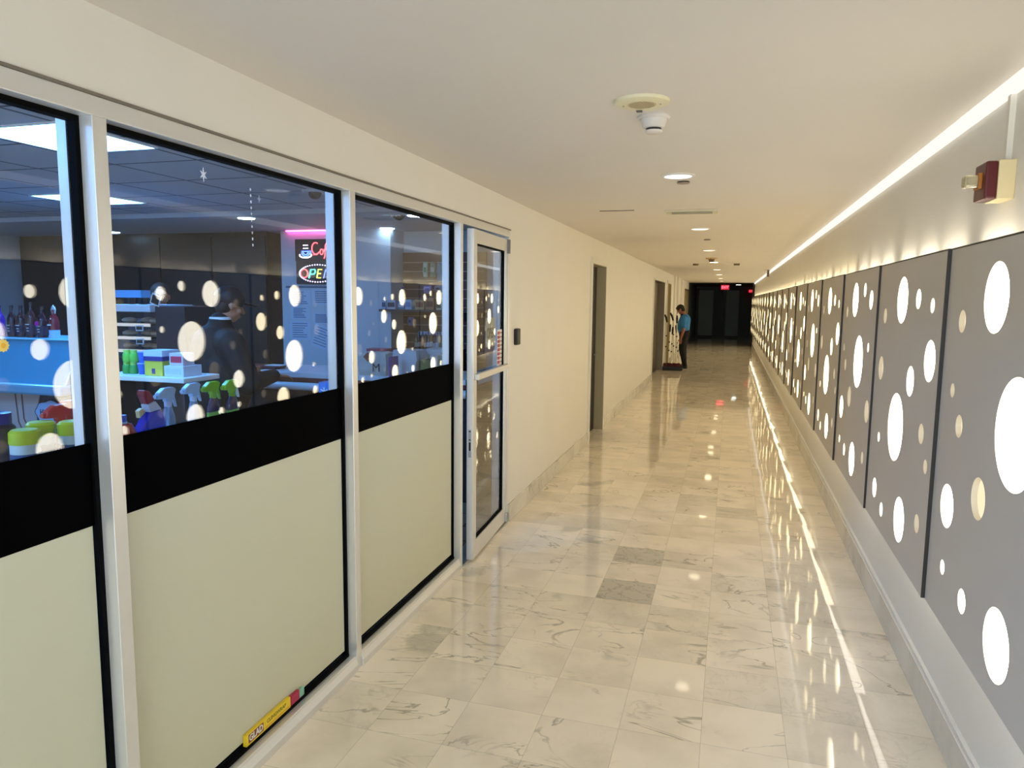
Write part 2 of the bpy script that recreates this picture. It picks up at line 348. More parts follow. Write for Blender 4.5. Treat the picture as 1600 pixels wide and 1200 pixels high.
# position from the photograph: box spans about 2.72..2.9 m along the wall
build('back_box', bx(bm_(), -.050, 0, .12, .24, .04, .165), mat('cream_plastic', (222, 206, 160), .4), fa, bevel=.003, label='cream surface back box')
build('horn_body', bx(bm_(), -.085, -.050, .122, .238, .042, .163), mat('alarm_red', (84, 6, 14), .35), fa, bevel=.006, label='dark red alarm body')
ln = build('strobe_lens', bx(bm_(), -.135, -.085, .16, .20, .085, .125), mat('strobe_clear', (206, 196, 160), .15, trans=.5), fa, bevel=.008, label='clear strobe lens with amber base')
build('lens_base', bx(bm_(), -.095, -.084, .155, .205, .08, .13), mat('amber', (178, 110, 30), .4), ln)
build('conduit', bx(bm_(), -.018, 0, .175, .20, .165, .38), mat('painted_conduit', (226, 221, 208), .5), fa, label='painted conduit rising to ceiling')
# small fixture far along the right wall top
p = at_x(1201, 424, XR-.05)
fx = thing('wall_spot_bracket', (XR+.015, p.y, p.z), 'small brown bracket fixture at top of far right wall', 'fixture')
build('bracket', bx(bx(bm_(), -.16, 0, -.05, .05, .03, .06), -.10, -.05, -.03, .03, -.12, .03), mat('bronze_paint', (120, 96, 60), .4), fx)

# ------------------------------------------------------------------ ceiling fittings
def px_z(x, y): return at_z(x, y, ZC)
sp_ = thing('ceiling_speaker', (px_z(1003, 158).x, px_z(1003, 158).y, ZC), 'round cream ceiling speaker with perforated centre, above smoke detector', 'speaker')
build('rim', lathe(bm_(), [(.0, -.012), (.085, -.014), (.098, -.010), (.102, 0)], 48), mat('old_cream_plastic', (222, 214, 180), .45), sp_, True)
bm = bm_()
for i in range(-9, 10):
    for j in range(-9, 10):
        x, y = i*.0052, j*.0052
        if x*x+y*y < .047**2: lathe(bm, [(.0, -.0006), (.0013, -.0006), (.0013, 0)], 6, (x, y, -.0148))
build('grille_holes', bm, mat('grille_brown', (150, 130, 95), .7), sp_)
build('centre_grille', lathe(bm_(), [(0, -.0146), (.05, -.0146), (.053, -.0125)], 40), mat('grille_tan', (205, 190, 152), .6), sp_)
build('screw', lathe(lathe(bm_(), [(0, -.0165), (.003, -.0165), (.003, -.012)], 8, (-.068, 0, 0)), [(0, -.0165), (.003, -.0165), (.003, -.012)], 8, (.068, 0, 0)), M_STEEL, sp_)
build('hanger_label', bx(bm_(), -.03, -.008, .072, .094, -.0165, -.012), mat('dark_label', (70, 75, 80), .5), sp_)
q = px_z(1022, 182)
sd = thing('smoke_detector', (q.x, q.y, ZC), 'white smoke detector with dark slot, just below ceiling speaker', 'smoke detector')
build('mounting_plate', lathe(bm_(), [(0, -.012), (.058, -.012), (.064, -.006), (.064, 0)], 40), mat('detector_white', (214, 208, 200), .45), sd, True)
build('housing', lathe(bm_(), [(0, -.046), (.036, -.046), (.044, -.040), (.052, -.012)], 40), mat('detector_white', ), sd, True)
build('sensor_slot', lathe(bm_(), [(0, -.056), (.030, -.056), (.030, -.046)], 32), M_BLACK, sd)
build('sensor_cap', lathe(bm_(), [(0, -.066), (.026, -.066), (.033, -.062), (.035, -.055)], 32), mat('detector_white'), sd, True)
# downlights
M_DL0 = emis('neutral_downlight', (.92, .94, 1.0), .75); M_DL1 = emis('warm_downlight', (1.0, .86, .60), 1.8); M_DL2 = emis('warmer_downlight', (1.0, .82, .52), 5)
dl_y = [-2.0, 1.24, 4.42, 7.62, 10.78, 13.98, 17.2, 20.4, 23.6, 26.8]
dn = {4.42: 'nearest round ceiling downlight, bright white, beside the small round cover', 7.62: 'second round downlight along the corridor ceiling, just past the air vent', 10.78: 'third round downlight along the corridor ceiling', 13.98: 'fourth round downlight, just past the far smoke detector', 17.2: 'fifth round downlight in the corridor line', 20.4: 'sixth round downlight in the corridor line', 23.6: 'seventh round downlight in the corridor line', 26.8: 'farthest round downlight before the dark end'}
for y in dl_y:
    d = thing('downlight', (-.325, y, ZC), dn.get(y, 'round ceiling downlight overhead behind the camera'), 'downlight', 'recessed corridor downlights')
    build('lens', lathe(bm_(), [(0, -.006), (.078, -.006), (.080, -.002)], 40), M_DL0 if y < 5 else (M_DL1 if y < 12 else M_DL2), d)
    bm = bm_(); n = 40
    A = [[bm.verts.new((r*math.cos(2*PI*k/n), r*math.sin(2*PI*k/n), z)) for k in range(n)] for r, z in ((.080, 0), (.080, -.007), (.086, -.009), (.098, -.004), (.099, 0))]
    for a, b in zip(A, A[1:]):
        for k in range(n): bm.faces.new((a[k], a[(k+1) % n], b[(k+1) % n], b[k]))
    build('trim_ring', bm, mat('downlight_trim', (225, 222, 214), .4), d, True)
for px, py, lab in ((1068, 284, 'small dark round sprinkler cover beside nearest downlight'), (1105, 374, 'small round sprinkler cover between second and third downlights')):
    q = px_z(px, py); d = thing('sprinkler_cover', (q.x, q.y, ZC), lab, 'sprinkler')
    build('cover_plate', lathe(bm_(), [(0, -.011), (.036, -.011), (.040, -.007)], 28), mat('cover_grey', (150, 140, 128), .5), d, True)
    build('shadow_gap', lathe(bm_(), [(0, -.007), (.036, -.007), (.036, 0)], 28), mat('cover_dark', (60, 52, 46), .6), d)
q = px_z(1081, 330)
vt = thing('air_vent', (q.x, q.y, ZC), 'rectangular cream ceiling air vent with dark slots past nearest downlight', 'vent')
M_V = mat('vent_cream', (208, 202, 176), .45)
bm = bm_(); bx(bm, -.205, .205, -.11, -.085, -.014, 0); bx(bm, -.205, .205, .085, .11, -.014, 0); bx(bm, -.205, -.16, -.085, .085, -.014, 0); bx(bm, .16, .205, -.085, .085, -.014, 0)
build('frame', bm, M_V, vt, bevel=.003)
build('duct_cavity', bx(bm_(), -.16, .16, -.085, .085, -.003, 0), M_BLACK, vt)
for k in range(4): build('blade', bx(bm_(), -.16, .16, -.008, .008, -.001, .001, RM(0, -.06+.042*k, -.009, rx=1.0)), M_V, vt)
a, b = px_z(938, 330), px_z(990, 328)
sl = thing('slot_diffuser', ((a.x+b.x)/2, (a.y+b.y)/2, ZC), 'thin dark slot line in ceiling left of air vent', 'diffuser')
build('slot', bx(bm_(), -.14, .14, -.008, .008, -.004, 0), mat('slot_dark', (66, 60, 52), .6), sl)
q = px_z(1112, 403)
s2 = thing('smoke_detector', (q.x, q.y, ZC), 'far brownish smoke detector before the fourth downlight', 'smoke detector')
build('mounting_plate', lathe(bm_(), [(0, -.02), (.09, -.02), (.10, 0)], 24), mat('aged_tan', (200, 165, 120), .5), s2, True)
build('housing', lathe(bm_(), [(0, -.07), (.04, -.07), (.055, -.02)], 24), mat('dark_tan', (105, 88, 62), .5), s2, True)
q = px_z(1119, 412)
v2 = thing('ceiling_bar', (q.x, q.y, ZC), 'slim ceiling rail with dark ends past fourth downlight', 'ceiling fixture')
build('rail', bx(bm_(), -.36, .36, -.02, .02, -.005, 0), mat('rail_cream', (225, 216, 190), .5), v2)
for s in (-1, 1): build('end_cap', lathe(bm_(), [(0, -.035), (.05, -.035), (.06, 0)], 16, (s*.38, 0, 0)), mat('dark_tan'), v2)
q = at_z(845*1.06+13, 411.5, ZC)

# ------------------------------------------------------------------ shop front
ZH = 2.205; ZB = .068
M_AL2 = M_ALU
GX = -1.628; BT, BB = 1.308, 1.082
def frame_bits(y0, y1, name, n):
    wn = bpy.data.objects.new(name, None); COL.objects.link(wn); wn['kind'] = 'structure'; wn.location = (GX, (y0+y1)/2, 0)
    inv = Matrix.Translation((-GX, -(y0+y1)/2, 0))
    def ch(nm, bm, m, **k):
        bm.transform(inv); return build(nm, bm, m, wn, **k)
    g = .014
    ch('glass_pane', bx(bm_(), GX-.003, GX+.003, y0, y1, ZB+.01, ZH-.05), G_SHOP)
    bm = bm_(); bx(bm, GX-.015, GX+.015, y0, y0+g, ZB, ZH-.05); bx(bm, GX-.015, GX+.015, y1-g, y1, ZB, ZH-.05); bx(bm, GX-.015, GX+.015, y0+g, y1-g, ZH-.064, ZH-.05)
    ch('rubber_gasket', bm, M_BLACKG)
    ch('black_film_band', bx(bm_(), GX+.0045, GX+.0060, y0+g, y1-g, BB, BT), M_BAND)
    ch('frosted_film', bx(bm_(), GX+.0045, GX+.0055, y0+g+.008, y1-g-.008, ZB+.028, BB), M_FILM)
    ch('sill_gasket', bx(bm_(), GX+.0045, GX+.024, y0+g, y1-g, ZB-.001, ZB+.013), M_BLACKG)
    ch('dark_sill_strip', bx(bm_(), GX-.06, GX-.004, y0+g, y1-g, ZB-.002, ZB+.006), M_BLACKG)
frame_bits(-1.15, 1.507, 'window_1', 1); frame_bits(1.552, 2.811, 'window_2', 2); frame_bits(2.856, 4.135, 'window_3', 3)
bm = bm_(); bx(bm, -1.692, XL+.003, -1.2, 5.165, ZH-.05, ZH); struct(build('trim_1', bm, M_AL2, bevel=.002))
for n, (a, b) in enumerate(((1.507, 1.552), (2.811, 2.856), (4.135, 4.180), (5.130, 5.165), (-1.2, -1.15))):
    bm = bm_(); bx(bm, -1.692, XL+.004, a, b, 0, ZH-.05); struct(build(f'trim_{n+2}', bm, M_AL2, bevel=.0015))
for n, (a, b) in enumerate(((-1.15, 1.507), (1.552, 2.811), (2.856, 4.135))):
    bm = bm_(); prism(bm, [(-1.692, 0), (XL+.012, 0), (XL+.012, .03), (XL, .055), (XL-.002, ZB), (-1.692, ZB)], 'y', a, b); struct(build(f'trim_{n+10}', bm, M_AL2, bevel=.0015))
struct(box('trim_13', -1.692, XL+.012, 4.18, 5.13, 0, .012, M_STEEL, bevel=.002))
struct(box('trim_14', XL, XL+.006, -1.2, 5.175, ZH, ZH+.008, mat('header_edge_strip', (120, 112, 100), .6)))  # thin darker strip along the top edge of the shop-front header

# door leaf, hinged at the far jamb, slightly open to the corridor
dr = bpy.data.objects.new('door_1', None); COL.objects.link(dr); dr['kind'] = 'structure'; dr.location = (-1.60, 5.128, .015); dr.rotation_euler = (0, 0, math.radians(3.0))
# local: leaf runs along -Y from the hinge; thickness along X (-.022..+.022)
W_, H_ = .865, 2.12
def dch(nm, bm, m, **k): return build(nm, bm, m, dr, **k)
dch('hinge_stile', bx(bm_(), -.022, .022, -.075, -.004, 0, H_), M_AL2, bevel=.002)
dch('latch_stile', bx(bm_(), -.022, .022, -W_, -W_+.075, 0, H_), M_AL2, bevel=.002)
dch('top_rail', bx(bm_(), -.022, .022, -W_+.075, -.075, H_-.085, H_), M_AL2, bevel=.002)
dch('bottom_rail', bx(bm_(), -.022, .022, -W_+.075, -.075, 0, .115), M_AL2, bevel=.002)
bm = bm_(); bx(bm, -.014, .014, -.083, -.075, .115, H_-.085); bx(bm, -.014, .014, -W_+.075, -.083, H_-.093, H_-.085); bx(bm, -.014, .014, -W_+.075, -.083, .115, .122)
dch('rubber_gasket', bm, M_BLACKG)
dch('glass_pane', bx(bm_(), -.003, .003, -W_+.075, -.083, .122, H_-.093), glass('door_glass', (.92, .93, .93), .03))
dch('push_bar', bx(bm_(), .022, .05, -W_+.03, -.06, 1.175, 1.215), M_AL2, bevel=.004)
dch('lock_box', bx(bm_(), -.055, -.006, -W_+.078, -W_+.20, .93, 1.17), M_BLACK, bevel=.006, label='black lock box behind the glass')
lp_ = dch('latch_plate', bx(bx(bm_(), -.010, .010, -W_-.0015, -W_, .78, .86), -.010, .010, -W_-.0015, -W_, .68, .72), M_STEEL)
build('latch_hole', bx(bx(bx(bm_(), -.006, .006, -W_-.002, -W_-.0015, .845, .852), -.006, .006, -W_-.002, -W_-.0015, .79, .797), -.007, .007, -W_-.002, -W_, .722, .778), M_BLACK, lp_)
bm = bm_(); lathe(bm, [(.016, 0), (.016, .07)], 12, (.026, -.004, .0)); dch('lower_pivot', bm, M_STEEL)
bm = bm_(); lathe(bm, [(.016, 0), (.016, .10)], 12, (.026, -.004, H_-.10)); dch('upper_pivot', bm, mat('pivot_grey', (120, 118, 122), .4))
# notices stuck on the door glass
M_RED = mat('notice_red', (176, 40, 60), .5); M_PAP = mat('paper_white', (228, 228, 224), .6)
sg = dch('notice_sign', bx(bm_(), .0035, .0045, -.22, -.09, 1.21, 1.47), M_PAP, label='white notice with red rows on door glass')
bm = bm_()
for k in range(8): bx(bm, .0047, .0052, -.215, -.15, 1.225+k*.030, 1.247+k*.030)
build('red_rows', bm, M_RED, sg)
bm = bm_()
for k in range(8): bx(bm, .0047, .0052, -.14, -.097, 1.232+k*.030, 1.240+k*.030)
build('text_rows', bm, mat('notice_grey', (120, 60, 70), .6), sg)

pq = dch('open_plaque', bx(bm_(), -.012, -.006, -.47, -.24, 1.36, 1.56), mat('plaque_white', (205, 210, 205), .5), label='white plaque reading OPEN hanging inside the door glass')
text_mesh('plaque_lettering', 'OPEN', .10, mat('plaque_ink', (60, 66, 60), .5), pq, RM(-.0055, -.355, 1.45, rx=PI/2, rz=PI/2), .0004, bold=.002, sx=.8)
build('blue_swoosh', prism(bm_(), [(-.47, 1.30), (-.30, 1.31), (-.24, 1.36), (-.47, 1.36)], 'x', -.012, -.006), mat('plaque_indigo', (60, 60, 130), .5), pq)
# card reader
cr = thing('card_reader', (XL, 5.34, 1.355), 'small black card reader on cream wall beside glass door', 'card reader')
build('housing', bx(bm_(), 0, .03, -.05, .04, 0, .125), M_BLACK, cr, bevel=.008)
build('side_plate', bx(bm_(), 0, .018, .04, .055, .005, .12), mat('reader_grey', (150, 150, 146), .4), cr, bevel=.003)

# doorway 1
def doorway(nm, a, b, z, mdoor, depth, frame_w=.075, framec=M_ALU, gap=0, jambc=None):
    r = bpy.data.objects.new(nm, None); COL.objects.link(r); r['kind'] = 'structure'; r.location = (XL, (a+b)/2, 0)
    h = (b-a)/2
    bm = bm_(); bx(bm, -depth-.03, .018, -h-frame_w+.02, -h+.012, 0, z+frame_w-.02); bx(bm, -depth-.03, .018, h-.012, h+frame_w-.02, 0, z+frame_w-.02); bx(bm, -depth-.03, .018, -h+.012, h-.012, z-.012, z+frame_w-.02)
    build('door_frame', bm, jambc or framec, r, bevel=.003)
    build('threshold', bx(bm_(), -depth-.03, -.10, -h+.012, h-.012, -.03, .001), M_STEEL, r)
    if jambc:
        bm = bm_(); bx(bm, .0, .022, -h-frame_w+.01, -h+.004, 0, z+frame_w-.01); bx(bm, .0, .022, h-.004, h+frame_w-.01, 0, z+frame_w-.01); bx(bm, 0, .022, -h+.004, h-.004, z-.004, z+frame_w-.01); build('casing', bm, framec, r, bevel=.002)
    l = build('door_leaf', bx(bm_(), -depth-.02, -depth+.02, -h+.012+gap, h-.012, .005, z-.012), mdoor, r)
    return r, l
M_DOORG = mat('grey_green_door', (168, 160, 132), .45, noise=.04)
M_EF = mat('casing_cream', (228, 224, 212), .5)
d2, lf = doorway('door_2', *D1, mat('dark_door_leaf', (30, 26, 22), .5), .125, framec=M_EF, jambc=M_DOORG)
build('door_handle', tube(bm_(), [(-.10, .36, 1.0), (-.06, .36, 1.0), (-.06, .26, 1.0)], .01), M_STEEL, lf)
M_EF = mat('casing_cream', (228, 224, 212), .5)
M_ELEV = mat('bronze_elevator_steel', (112, 98, 74), .3, .7, noise=.15, nscale=3)
d3, _ = doorway('door_3', *D2, M_ELEV, .16, frame_w=.05, framec=M_EF, jambc=M_ELEV)
build('door_seam', bx(bm_(), -.139, -.136, -.006, .006, .01, 2.14), M_BLACK, d3)
d4, _ = doorway('door_4', *D3, mat('tan_door', (150, 136, 100), .5), .10, framec=M_EF, jambc=mat('tan_jamb', (170, 156, 118), .5))
# pilaster trims beyond
for k, y in enumerate((21.3, 22.6, 24.4)): struct(box(f'trim_{20+k}', XL, XL+.05, y, y+.35, 0, ZC, M_WALL, bevel=.004))
# folding gate with brown bars
fg = thing('folding_gate', (XL, 26.5, 0), 'brown framed gate with vertical bars on far left wall', 'gate')
M_BR = mat('brown_gate', (92, 72, 40), .45)
bm = bm_(); bx(bm, 0, .008, 0, .09, 0, 2.16); bx(bm, 0, .008, 2.41, 2.5, 0, 2.16); bx(bm, 0, .008, .09, 2.41, 2.09, 2.16); build('frame', bm, M_BR, fg)
for k in range(6): build('bar', bx(bm_(), .0, .006, .40+k*.33, .52+k*.33, 0, 2.09), M_BR, fg)
build('cream_backing', bx(bm_(), -.02, 0, .09, 2.41, 0, 2.09), mat('gate_cream', (208, 196, 150), .6), fg)
# dark end
M_DK = mat('dark_lobby_grey', (84, 96, 100), .6); M_DKC = mat('dark_lobby_ceiling', (20, 22, 24), .8)  # far lobby walls and ceiling simply coloured dark
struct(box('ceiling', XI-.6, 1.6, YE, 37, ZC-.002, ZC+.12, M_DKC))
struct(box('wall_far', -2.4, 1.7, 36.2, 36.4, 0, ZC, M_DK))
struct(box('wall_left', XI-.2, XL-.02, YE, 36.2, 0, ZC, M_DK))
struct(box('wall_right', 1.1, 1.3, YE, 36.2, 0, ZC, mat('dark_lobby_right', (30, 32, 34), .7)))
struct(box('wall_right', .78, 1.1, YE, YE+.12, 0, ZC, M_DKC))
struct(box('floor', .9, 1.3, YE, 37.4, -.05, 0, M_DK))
M_DD = mat('lobby_door_slate', (140, 160, 162), .5)
for n, (xa, xb, yy_) in enumerate(((1090, 1112, 458), (1132, 1152, 459))):
    A, B = at_y(xa, 528, 36.15), at_y(xb, 528, 36.15)
    r = bpy.data.objects.new(f'door_{n+5}', None); COL.objects.link(r); r['kind'] = 'structure'; r.location = (A.x, 36.2, 0)
    w_ = B.x-A.x
    build('door_leaf', bx(bm_(), 0, w_, -.06, -.02, .09, 2.25), M_DD, r); build('kick_plate', bx(bm_(), 0, w_, -.065, -.02, 0, .09), M_BLACK, r)
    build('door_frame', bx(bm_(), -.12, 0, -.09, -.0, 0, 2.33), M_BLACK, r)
for px, py, Y, lab, s in ((1133, 449, 29.0, 'lit red exit sign hanging at the start of the dark end', .30), (1174, 455, 35.9, 'dim small red exit sign deep in the dark end at right', .24)):
    q = at_y(px, py, Y); e = thing('exit_sign', (q.x, Y, q.z), lab, 'exit sign')
    build('housing', bx(bm_(), -s/2, s/2, 0, .05, -s*.3, s*.3), mat('exit_dark_red', (70, 8, 14), .5, emit=(1, .02, .05), strength=.25 if s > .25 else .05), e)
    text_mesh('exit_letters', 'EXIT', s*.44, emis('exit_red' if s > .25 else 'exit_red_dim', (1, .08, .12), 1.6 if s > .25 else .5), e, RM(0, -.004, 0, rx=FACE_Y), .002, bold=.004)
    if s > .25: build('stem', bx(bm_(), -.015, .015, .015, .035, s*.3, ZC-q.z), M_BLACK, e)
q = at_z(1154, 445, ZC)
d = thing('downlight', (q.x, q.y, ZC-.002), 'lone round downlight in the dark end ceiling, right of exit sign', 'downlight')
build('lens', lathe(bm_(), [(0, -.01), (.09, -.01), (.1, -.003)], 24), emis('lobby_lamp', (.9, 1, .95), 4), d)

# ------------------------------------------------------------------ shop shell
SZ = 2.5; SS = 2.455; YF = 5.87; YB = 7.62
M_SC = gridmat('shop_ceiling_tiles', (176, 180, 190), (66, 72, 92), .61, .61, .012)
struct(box('ceiling', -9, XI-.001, -2.6, YF, SZ, SZ+.1, M_SC))
struct(box('ceiling', -9, XI-.001, YF, 7.9, SS, SS+.1, mat('shop_soffit_paint', (175, 182, 192), .7)))
struct(box('wall_back', -9, XI-.001, YB, YB+.1, 0, SS, mat('shop_wall_paint', (176, 186, 196), .6)))
struct(box('wall_left', -9.1, -9, -2.6, 7.9, 0, SZ, MATS['shop_wall_paint']))
# troffers
M_TR = emis('shop_troffer', (.13, .44, 1.0), 20)
def troffer(x, y, lab, s=.60, sy=.60):
    t = thing('troffer_light', (x, y, SZ), lab, 'ceiling light', 'square shop ceiling light panels')
    build('diffuser', bx(bm_(), -s/2+.012, s/2-.012, -sy/2+.012, sy/2-.012, -.008, -.003), M_TR, t)
    bm = bm_(); bx(bm, -s/2, s/2, -sy/2, -sy/2+.012, -.01, 0); bx(bm, -s/2, s/2, sy/2-.012, sy/2, -.01, 0); bx(bm, -s/2, -s/2+.012, -sy/2+.012, sy/2-.012, -.01, 0); bx(bm, s/2-.012, s/2, -sy/2+.012, sy/2-.012, -.01, 0)
    build('frame', bm, M_WHITE, t)
troffer(-3.30, 3.0, 'large bright square light panel in shop ceiling behind nearest window post'); troffer(-5.15, 4.87, 'smaller-looking bright light panel deeper in the shop ceiling')
troffer(-3.30, .56, 'added unseen square light panel in shop ceiling left of the view'); troffer(-5.15, 2.43, 'added unseen square light panel deep in shop left of the view'); troffer(-3.0, -1.3, 'added unseen square light panel near the front left of the shop'); troffer(-7.0, 4.87, 'square light panel at the far left of the shop');  # panels labelled added stand out of view to light the window posts' sides
M_SDL = emis('shop_downlight', (.5, .75, 1.0), 12)
for px, py, z, lab in ((385, 341, SS, 'round shop downlight near the dark cabinets'), (605, 357, SS, 'round shop downlight seen low in the third window'), (650, 337, SS, 'round shop downlight beside the dark camera dome'), (176, 363, SS, 'round shop downlight touching the nearest window post')):
    q = at_z(px, py, z); d = thing('downlight', (q.x, q.y, z), lab, 'downlight', 'round downlights in the shop ceiling')
    build('lens', lathe(bm_(), [(0, -.006), (.075, -.006), (.08, 0)], 28), M_SDL, d)
q = at_z(623, 329, SZ); cdm = thing('camera_dome', (q.x, q.y, SZ), 'dark half-dome security camera on shop ceiling in third window', 'camera')
build('base_ring', lathe(bm_(), [(0, -.02), (.085, -.02), (.09, 0)], 28), mat('dome_base_grey', (120, 126, 140), .5), cdm, True); bm = bm_(); ball(bm, (0, 0, -.02), .07); build('dome', bm, mat('smoked_dome', (22, 24, 34), .15), cdm, True)
q = at_z(492, 298, SZ); cdm = thing('camera_dome', (q.x, q.y, SZ), 'clear half-dome security camera on shop ceiling in middle window', 'camera')
build('base_ring', lathe(bm_(), [(0, -.015), (.095, -.015), (.1, 0)], 28), mat('dome_base_white', (180, 186, 200), .5), cdm, True); bm = bm_(); ball(bm, (0, 0, -.015), .05); build('dome', bm, mat('smoked_dome'), cdm, True)

# dark cabinets on back wall
A, B = at_y(70, 500, YB-.02), at_y(442, 500, YB-.02)
dk = thing('dark_wall_cabinets', (A.x, YB, 0), 'run of tall near-black cabinets across the back of the shop', 'cabinet')
M_CAB = mat('near_black_cabinet', (7, 9, 16), .5); W0 = B.x-A.x
build('carcass', bx(bm_(), 0, W0, -.30, -.003, 0, SS-.003), M_CAB, dk)
n = 5
for k in range(n): build('door', bx(bm_(), W0*k/n+.01, W0*(k+1)/n-.01, -.32, -.30, .1, SS-.05), mat('near_black_door', (8, 11, 18), .45), dk)
# blue wall door frame far left
A = at_y(0, 430, YB); B = at_y(20, 430, YB)
dfr = bpy.data.objects.new('door_7', None); COL.objects.link(dfr); dfr['kind'] = 'structure'; dfr.location = (A.x, YB, 0)
build('door_frame', bx(bx(bm_(), B.x-A.x-.12, B.x-A.x, -.05, 0, 0, at_y(10, 410, YB).z), -.9, B.x-A.x-.12, -.05, 0, at_y(10, 417, YB).z, at_y(10, 409, YB).z), M_WHITE, dfr)
build('door_leaf', bx(bm_(), -.9, B.x-A.x-.12, -.02, -.003, 0, at_y(10, 417, YB).z), M_CAB, dfr)
q = at_y(48, 453, YB); th = thing('wall_thermostat', (q.x, YB, q.z), 'small blue-screened wall unit on the shop back wall, far left', 'thermostat')
build('housing', bx(bm_(), -.06, .07, -.03, 0, -.06, .06), mat('thermo_case', (80, 120, 170), .4), th, bevel=.005); build('screen', bx(bm_(), -.03, .04, -.032, -.03, -.03, .035), mat('thermo_blue', (20, 50, 190), .2), th)

# white sign column wall
YS = 7.28
A, B = at_y(442, 500, YS), at_y(611, 500, YS)
struct(box('trim_31', A.x, B.x, YS, YB-.001, 0, SS, mat('pier_paint', (205, 212, 220), .6)))
# led signs
def sign_box(x0, y0, x1, y1, name, lab):
    a, b = at_y(x0, y0, YS-.045), at_y(x1, y1, YS-.045)
    t = thing(name, ((a.x+b.x)/2, YS-.045, (a.z+b.z)/2), lab, 'led sign'); W, H = b.x-a.x, a.z-b.z
    build('backboard', bx(bm_(), -W/2, W/2, 0, .04, -H/2, H/2), mat('sign_black', (22, 12, 28), .4), t, bevel=.003)
    return t, W, H
cs, W, H = sign_box(460.5, 374, 530, 408, 'coffee_sign', 'black LED board reading Coffee in red script above the open sign')
def strokes(t, name, lst, r, m, W, H):
    bm = bm_()
    for st in lst: tube(bm, [((x-.5)*W, -.006, (.5-y)*H) for x, y in st], r, 6)
    return build(name, bm, m, t)
def arc(cx, cy, rx, ry, a0, a1, n=14): return [(cx+rx*math.cos(a0+(a1-a0)*k/n), cy+ry*math.sin(a0+(a1-a0)*k/n)) for k in range(n+1)]
NR = emis('neon_red', (1, .05, .06), 4.5); NB = emis('neon_blue', (.06, .12, 1), 3.5); NW = emis('neon_white', (1, .85, .95), 4); NG = emis('neon_green', (.05, .9, .55), 3); NY = emis('neon_yellow', (.75, .85, .1), 2.5); NM = emis('neon_magenta', (1, .15, .5), 3)
C_ = arc(.48, .42, .085, .26, -1.0, -5.0, 18) + [(.42, .72), (.50, .70), (.58, .56)]
strokes(cs, 'coffee_letters', [C_, arc(.615, .58, .035, .12, 0, 2*PI), [(.65, .58), (.70, .5), (.76, .2), (.735, .14), (.70, .3), (.685, .8), (.665, .88)], [(.72, .5), (.77, .45), (.83, .18), (.805, .12), (.77, .3), (.755, .8), (.735, .88)], [(.66, .48), (.82, .45)], [(.81, .58), (.86, .5), (.85, .42), (.82, .46), (.82, .66), (.86, .68), (.90, .58), (.94, .5), (.935, .42), (.90, .46), (.90, .66), (.95, .68), (.98, .6)]], .0055, NR, W, H)
strokes(cs, 'cup_outline', [arc(.25, .58, .09, .2, .1, PI-.1), [(.16, .55), (.34, .55)], arc(.25, .58, .055, .12, 0, PI), arc(.33, .6, .04, .08, -1, 1.6)], .006, NB, W, H)
strokes(cs, 'saucer_line', [arc(.245, .72, .135, .12, -.3, PI+.3)], .006, NW, W, H)
strokes(cs, 'steam_dots', [[(.20, .28), (.22, .27)], [(.245, .28), (.26, .27)], [(.285, .28), (.30, .27)], [(.20, .42), (.22, .41)], [(.245, .42), (.26, .41)], [(.285, .42), (.30, .41)]], .005, NW, W, H)
os_, W, H = sign_box(462.5, 408.5, 531, 444, 'open_sign', 'black LED board reading OPEN inside a dotted oval, below the coffee sign')
strokes(os_, 'letter_o', [arc(.19, .53, .085, .19, 0, 2*PI, 18)], .006, NR, W, H)
strokes(os_, 'letter_p', [[(.30, .74), (.35, .36), (.44, .36), (.455, .46), (.42, .56), (.33, .56)]], .007, NG, W, H)
strokes(os_, 'letter_e', [[(.60, .36), (.52, .36), (.485, .73), (.57, .73)], [(.50, .54), (.575, .54)]], .006, NY, W, H)
strokes(os_, 'letter_n', [[(.64, .74), (.69, .36), (.76, .74), (.81, .36)]], .006, NB, W, H)
bm = bm_()
for x, y in arc(.50, .53, .42, .38, 0, 2*PI, 44): bm_c = ball(bm, ((x-.5)*W, -.004, (.5-y)*H), .006, n=6)
build('oval_dots', bm, emis('neon_violet', (.75, .65, 1), 4), os_)
pa, pb = at_y(447, 361, YS-.03), at_y(514, 361, YS-.03)
tag(box('pink_light_strip', pa.x, pb.x, YS-.04, YS-.02, SS-.014, SS-.002, emis('pink_led', (1, .08, .38), 6)), 'glowing pink light strip at the ceiling above the coffee sign', 'light strip')
# notices below the signs
def sheet(x0, y0, x1, y1, Y, lab, rot=0, rows=7, name='paper_notice', col=(205, 218, 235)):
    a, b = at_y(x0, y0, Y), at_y(x1, y1, Y); W, H = b.x-a.x, a.z-b.z
    t = thing(name, ((a.x+b.x)/2, Y, (a.z+b.z)/2), lab, 'notice', 'papers pinned on the white shop pier'); t.rotation_euler = (0, rot, 0)
    build('sheet', bx(bm_(), -W/2, W/2, 0, .003, -H/2, H/2), mat('notice_paper_%d' % col[0], col, .6), t)
    bm = bm_()
    for k in range(rows): bx(bm, -W*.38, W*random.uniform(.1, .38), -.0012, 0, H*(.36-.72*k/max(1, rows-1))-.004, H*(.36-.72*k/max(1, rows-1))+.004)
    build('text_lines', bm, mat('notice_ink', (95, 115, 150), .7), t)
YN = YS-.003
sheet(455, 453, 486, 478, YN, 'upper left paper notice pinned under the LED signs')
sheet(488, 452, 522, 476, YN, 'upper right paper notice pinned under the LED signs')
sheet(453, 501, 486, 531, YN, 'square paper notice with border, in the middle left of the pier')
sheet(489, 489, 519, 506, YN, 'small wide paper notice right of the middle')
sheet(488, 508, 517, 545, YN-.006, 'tilted paper notice curling at its lower corner', rot=.3)
sheet(455, 479, 484, 499, YN, 'narrow paper notice just above the square bordered one')
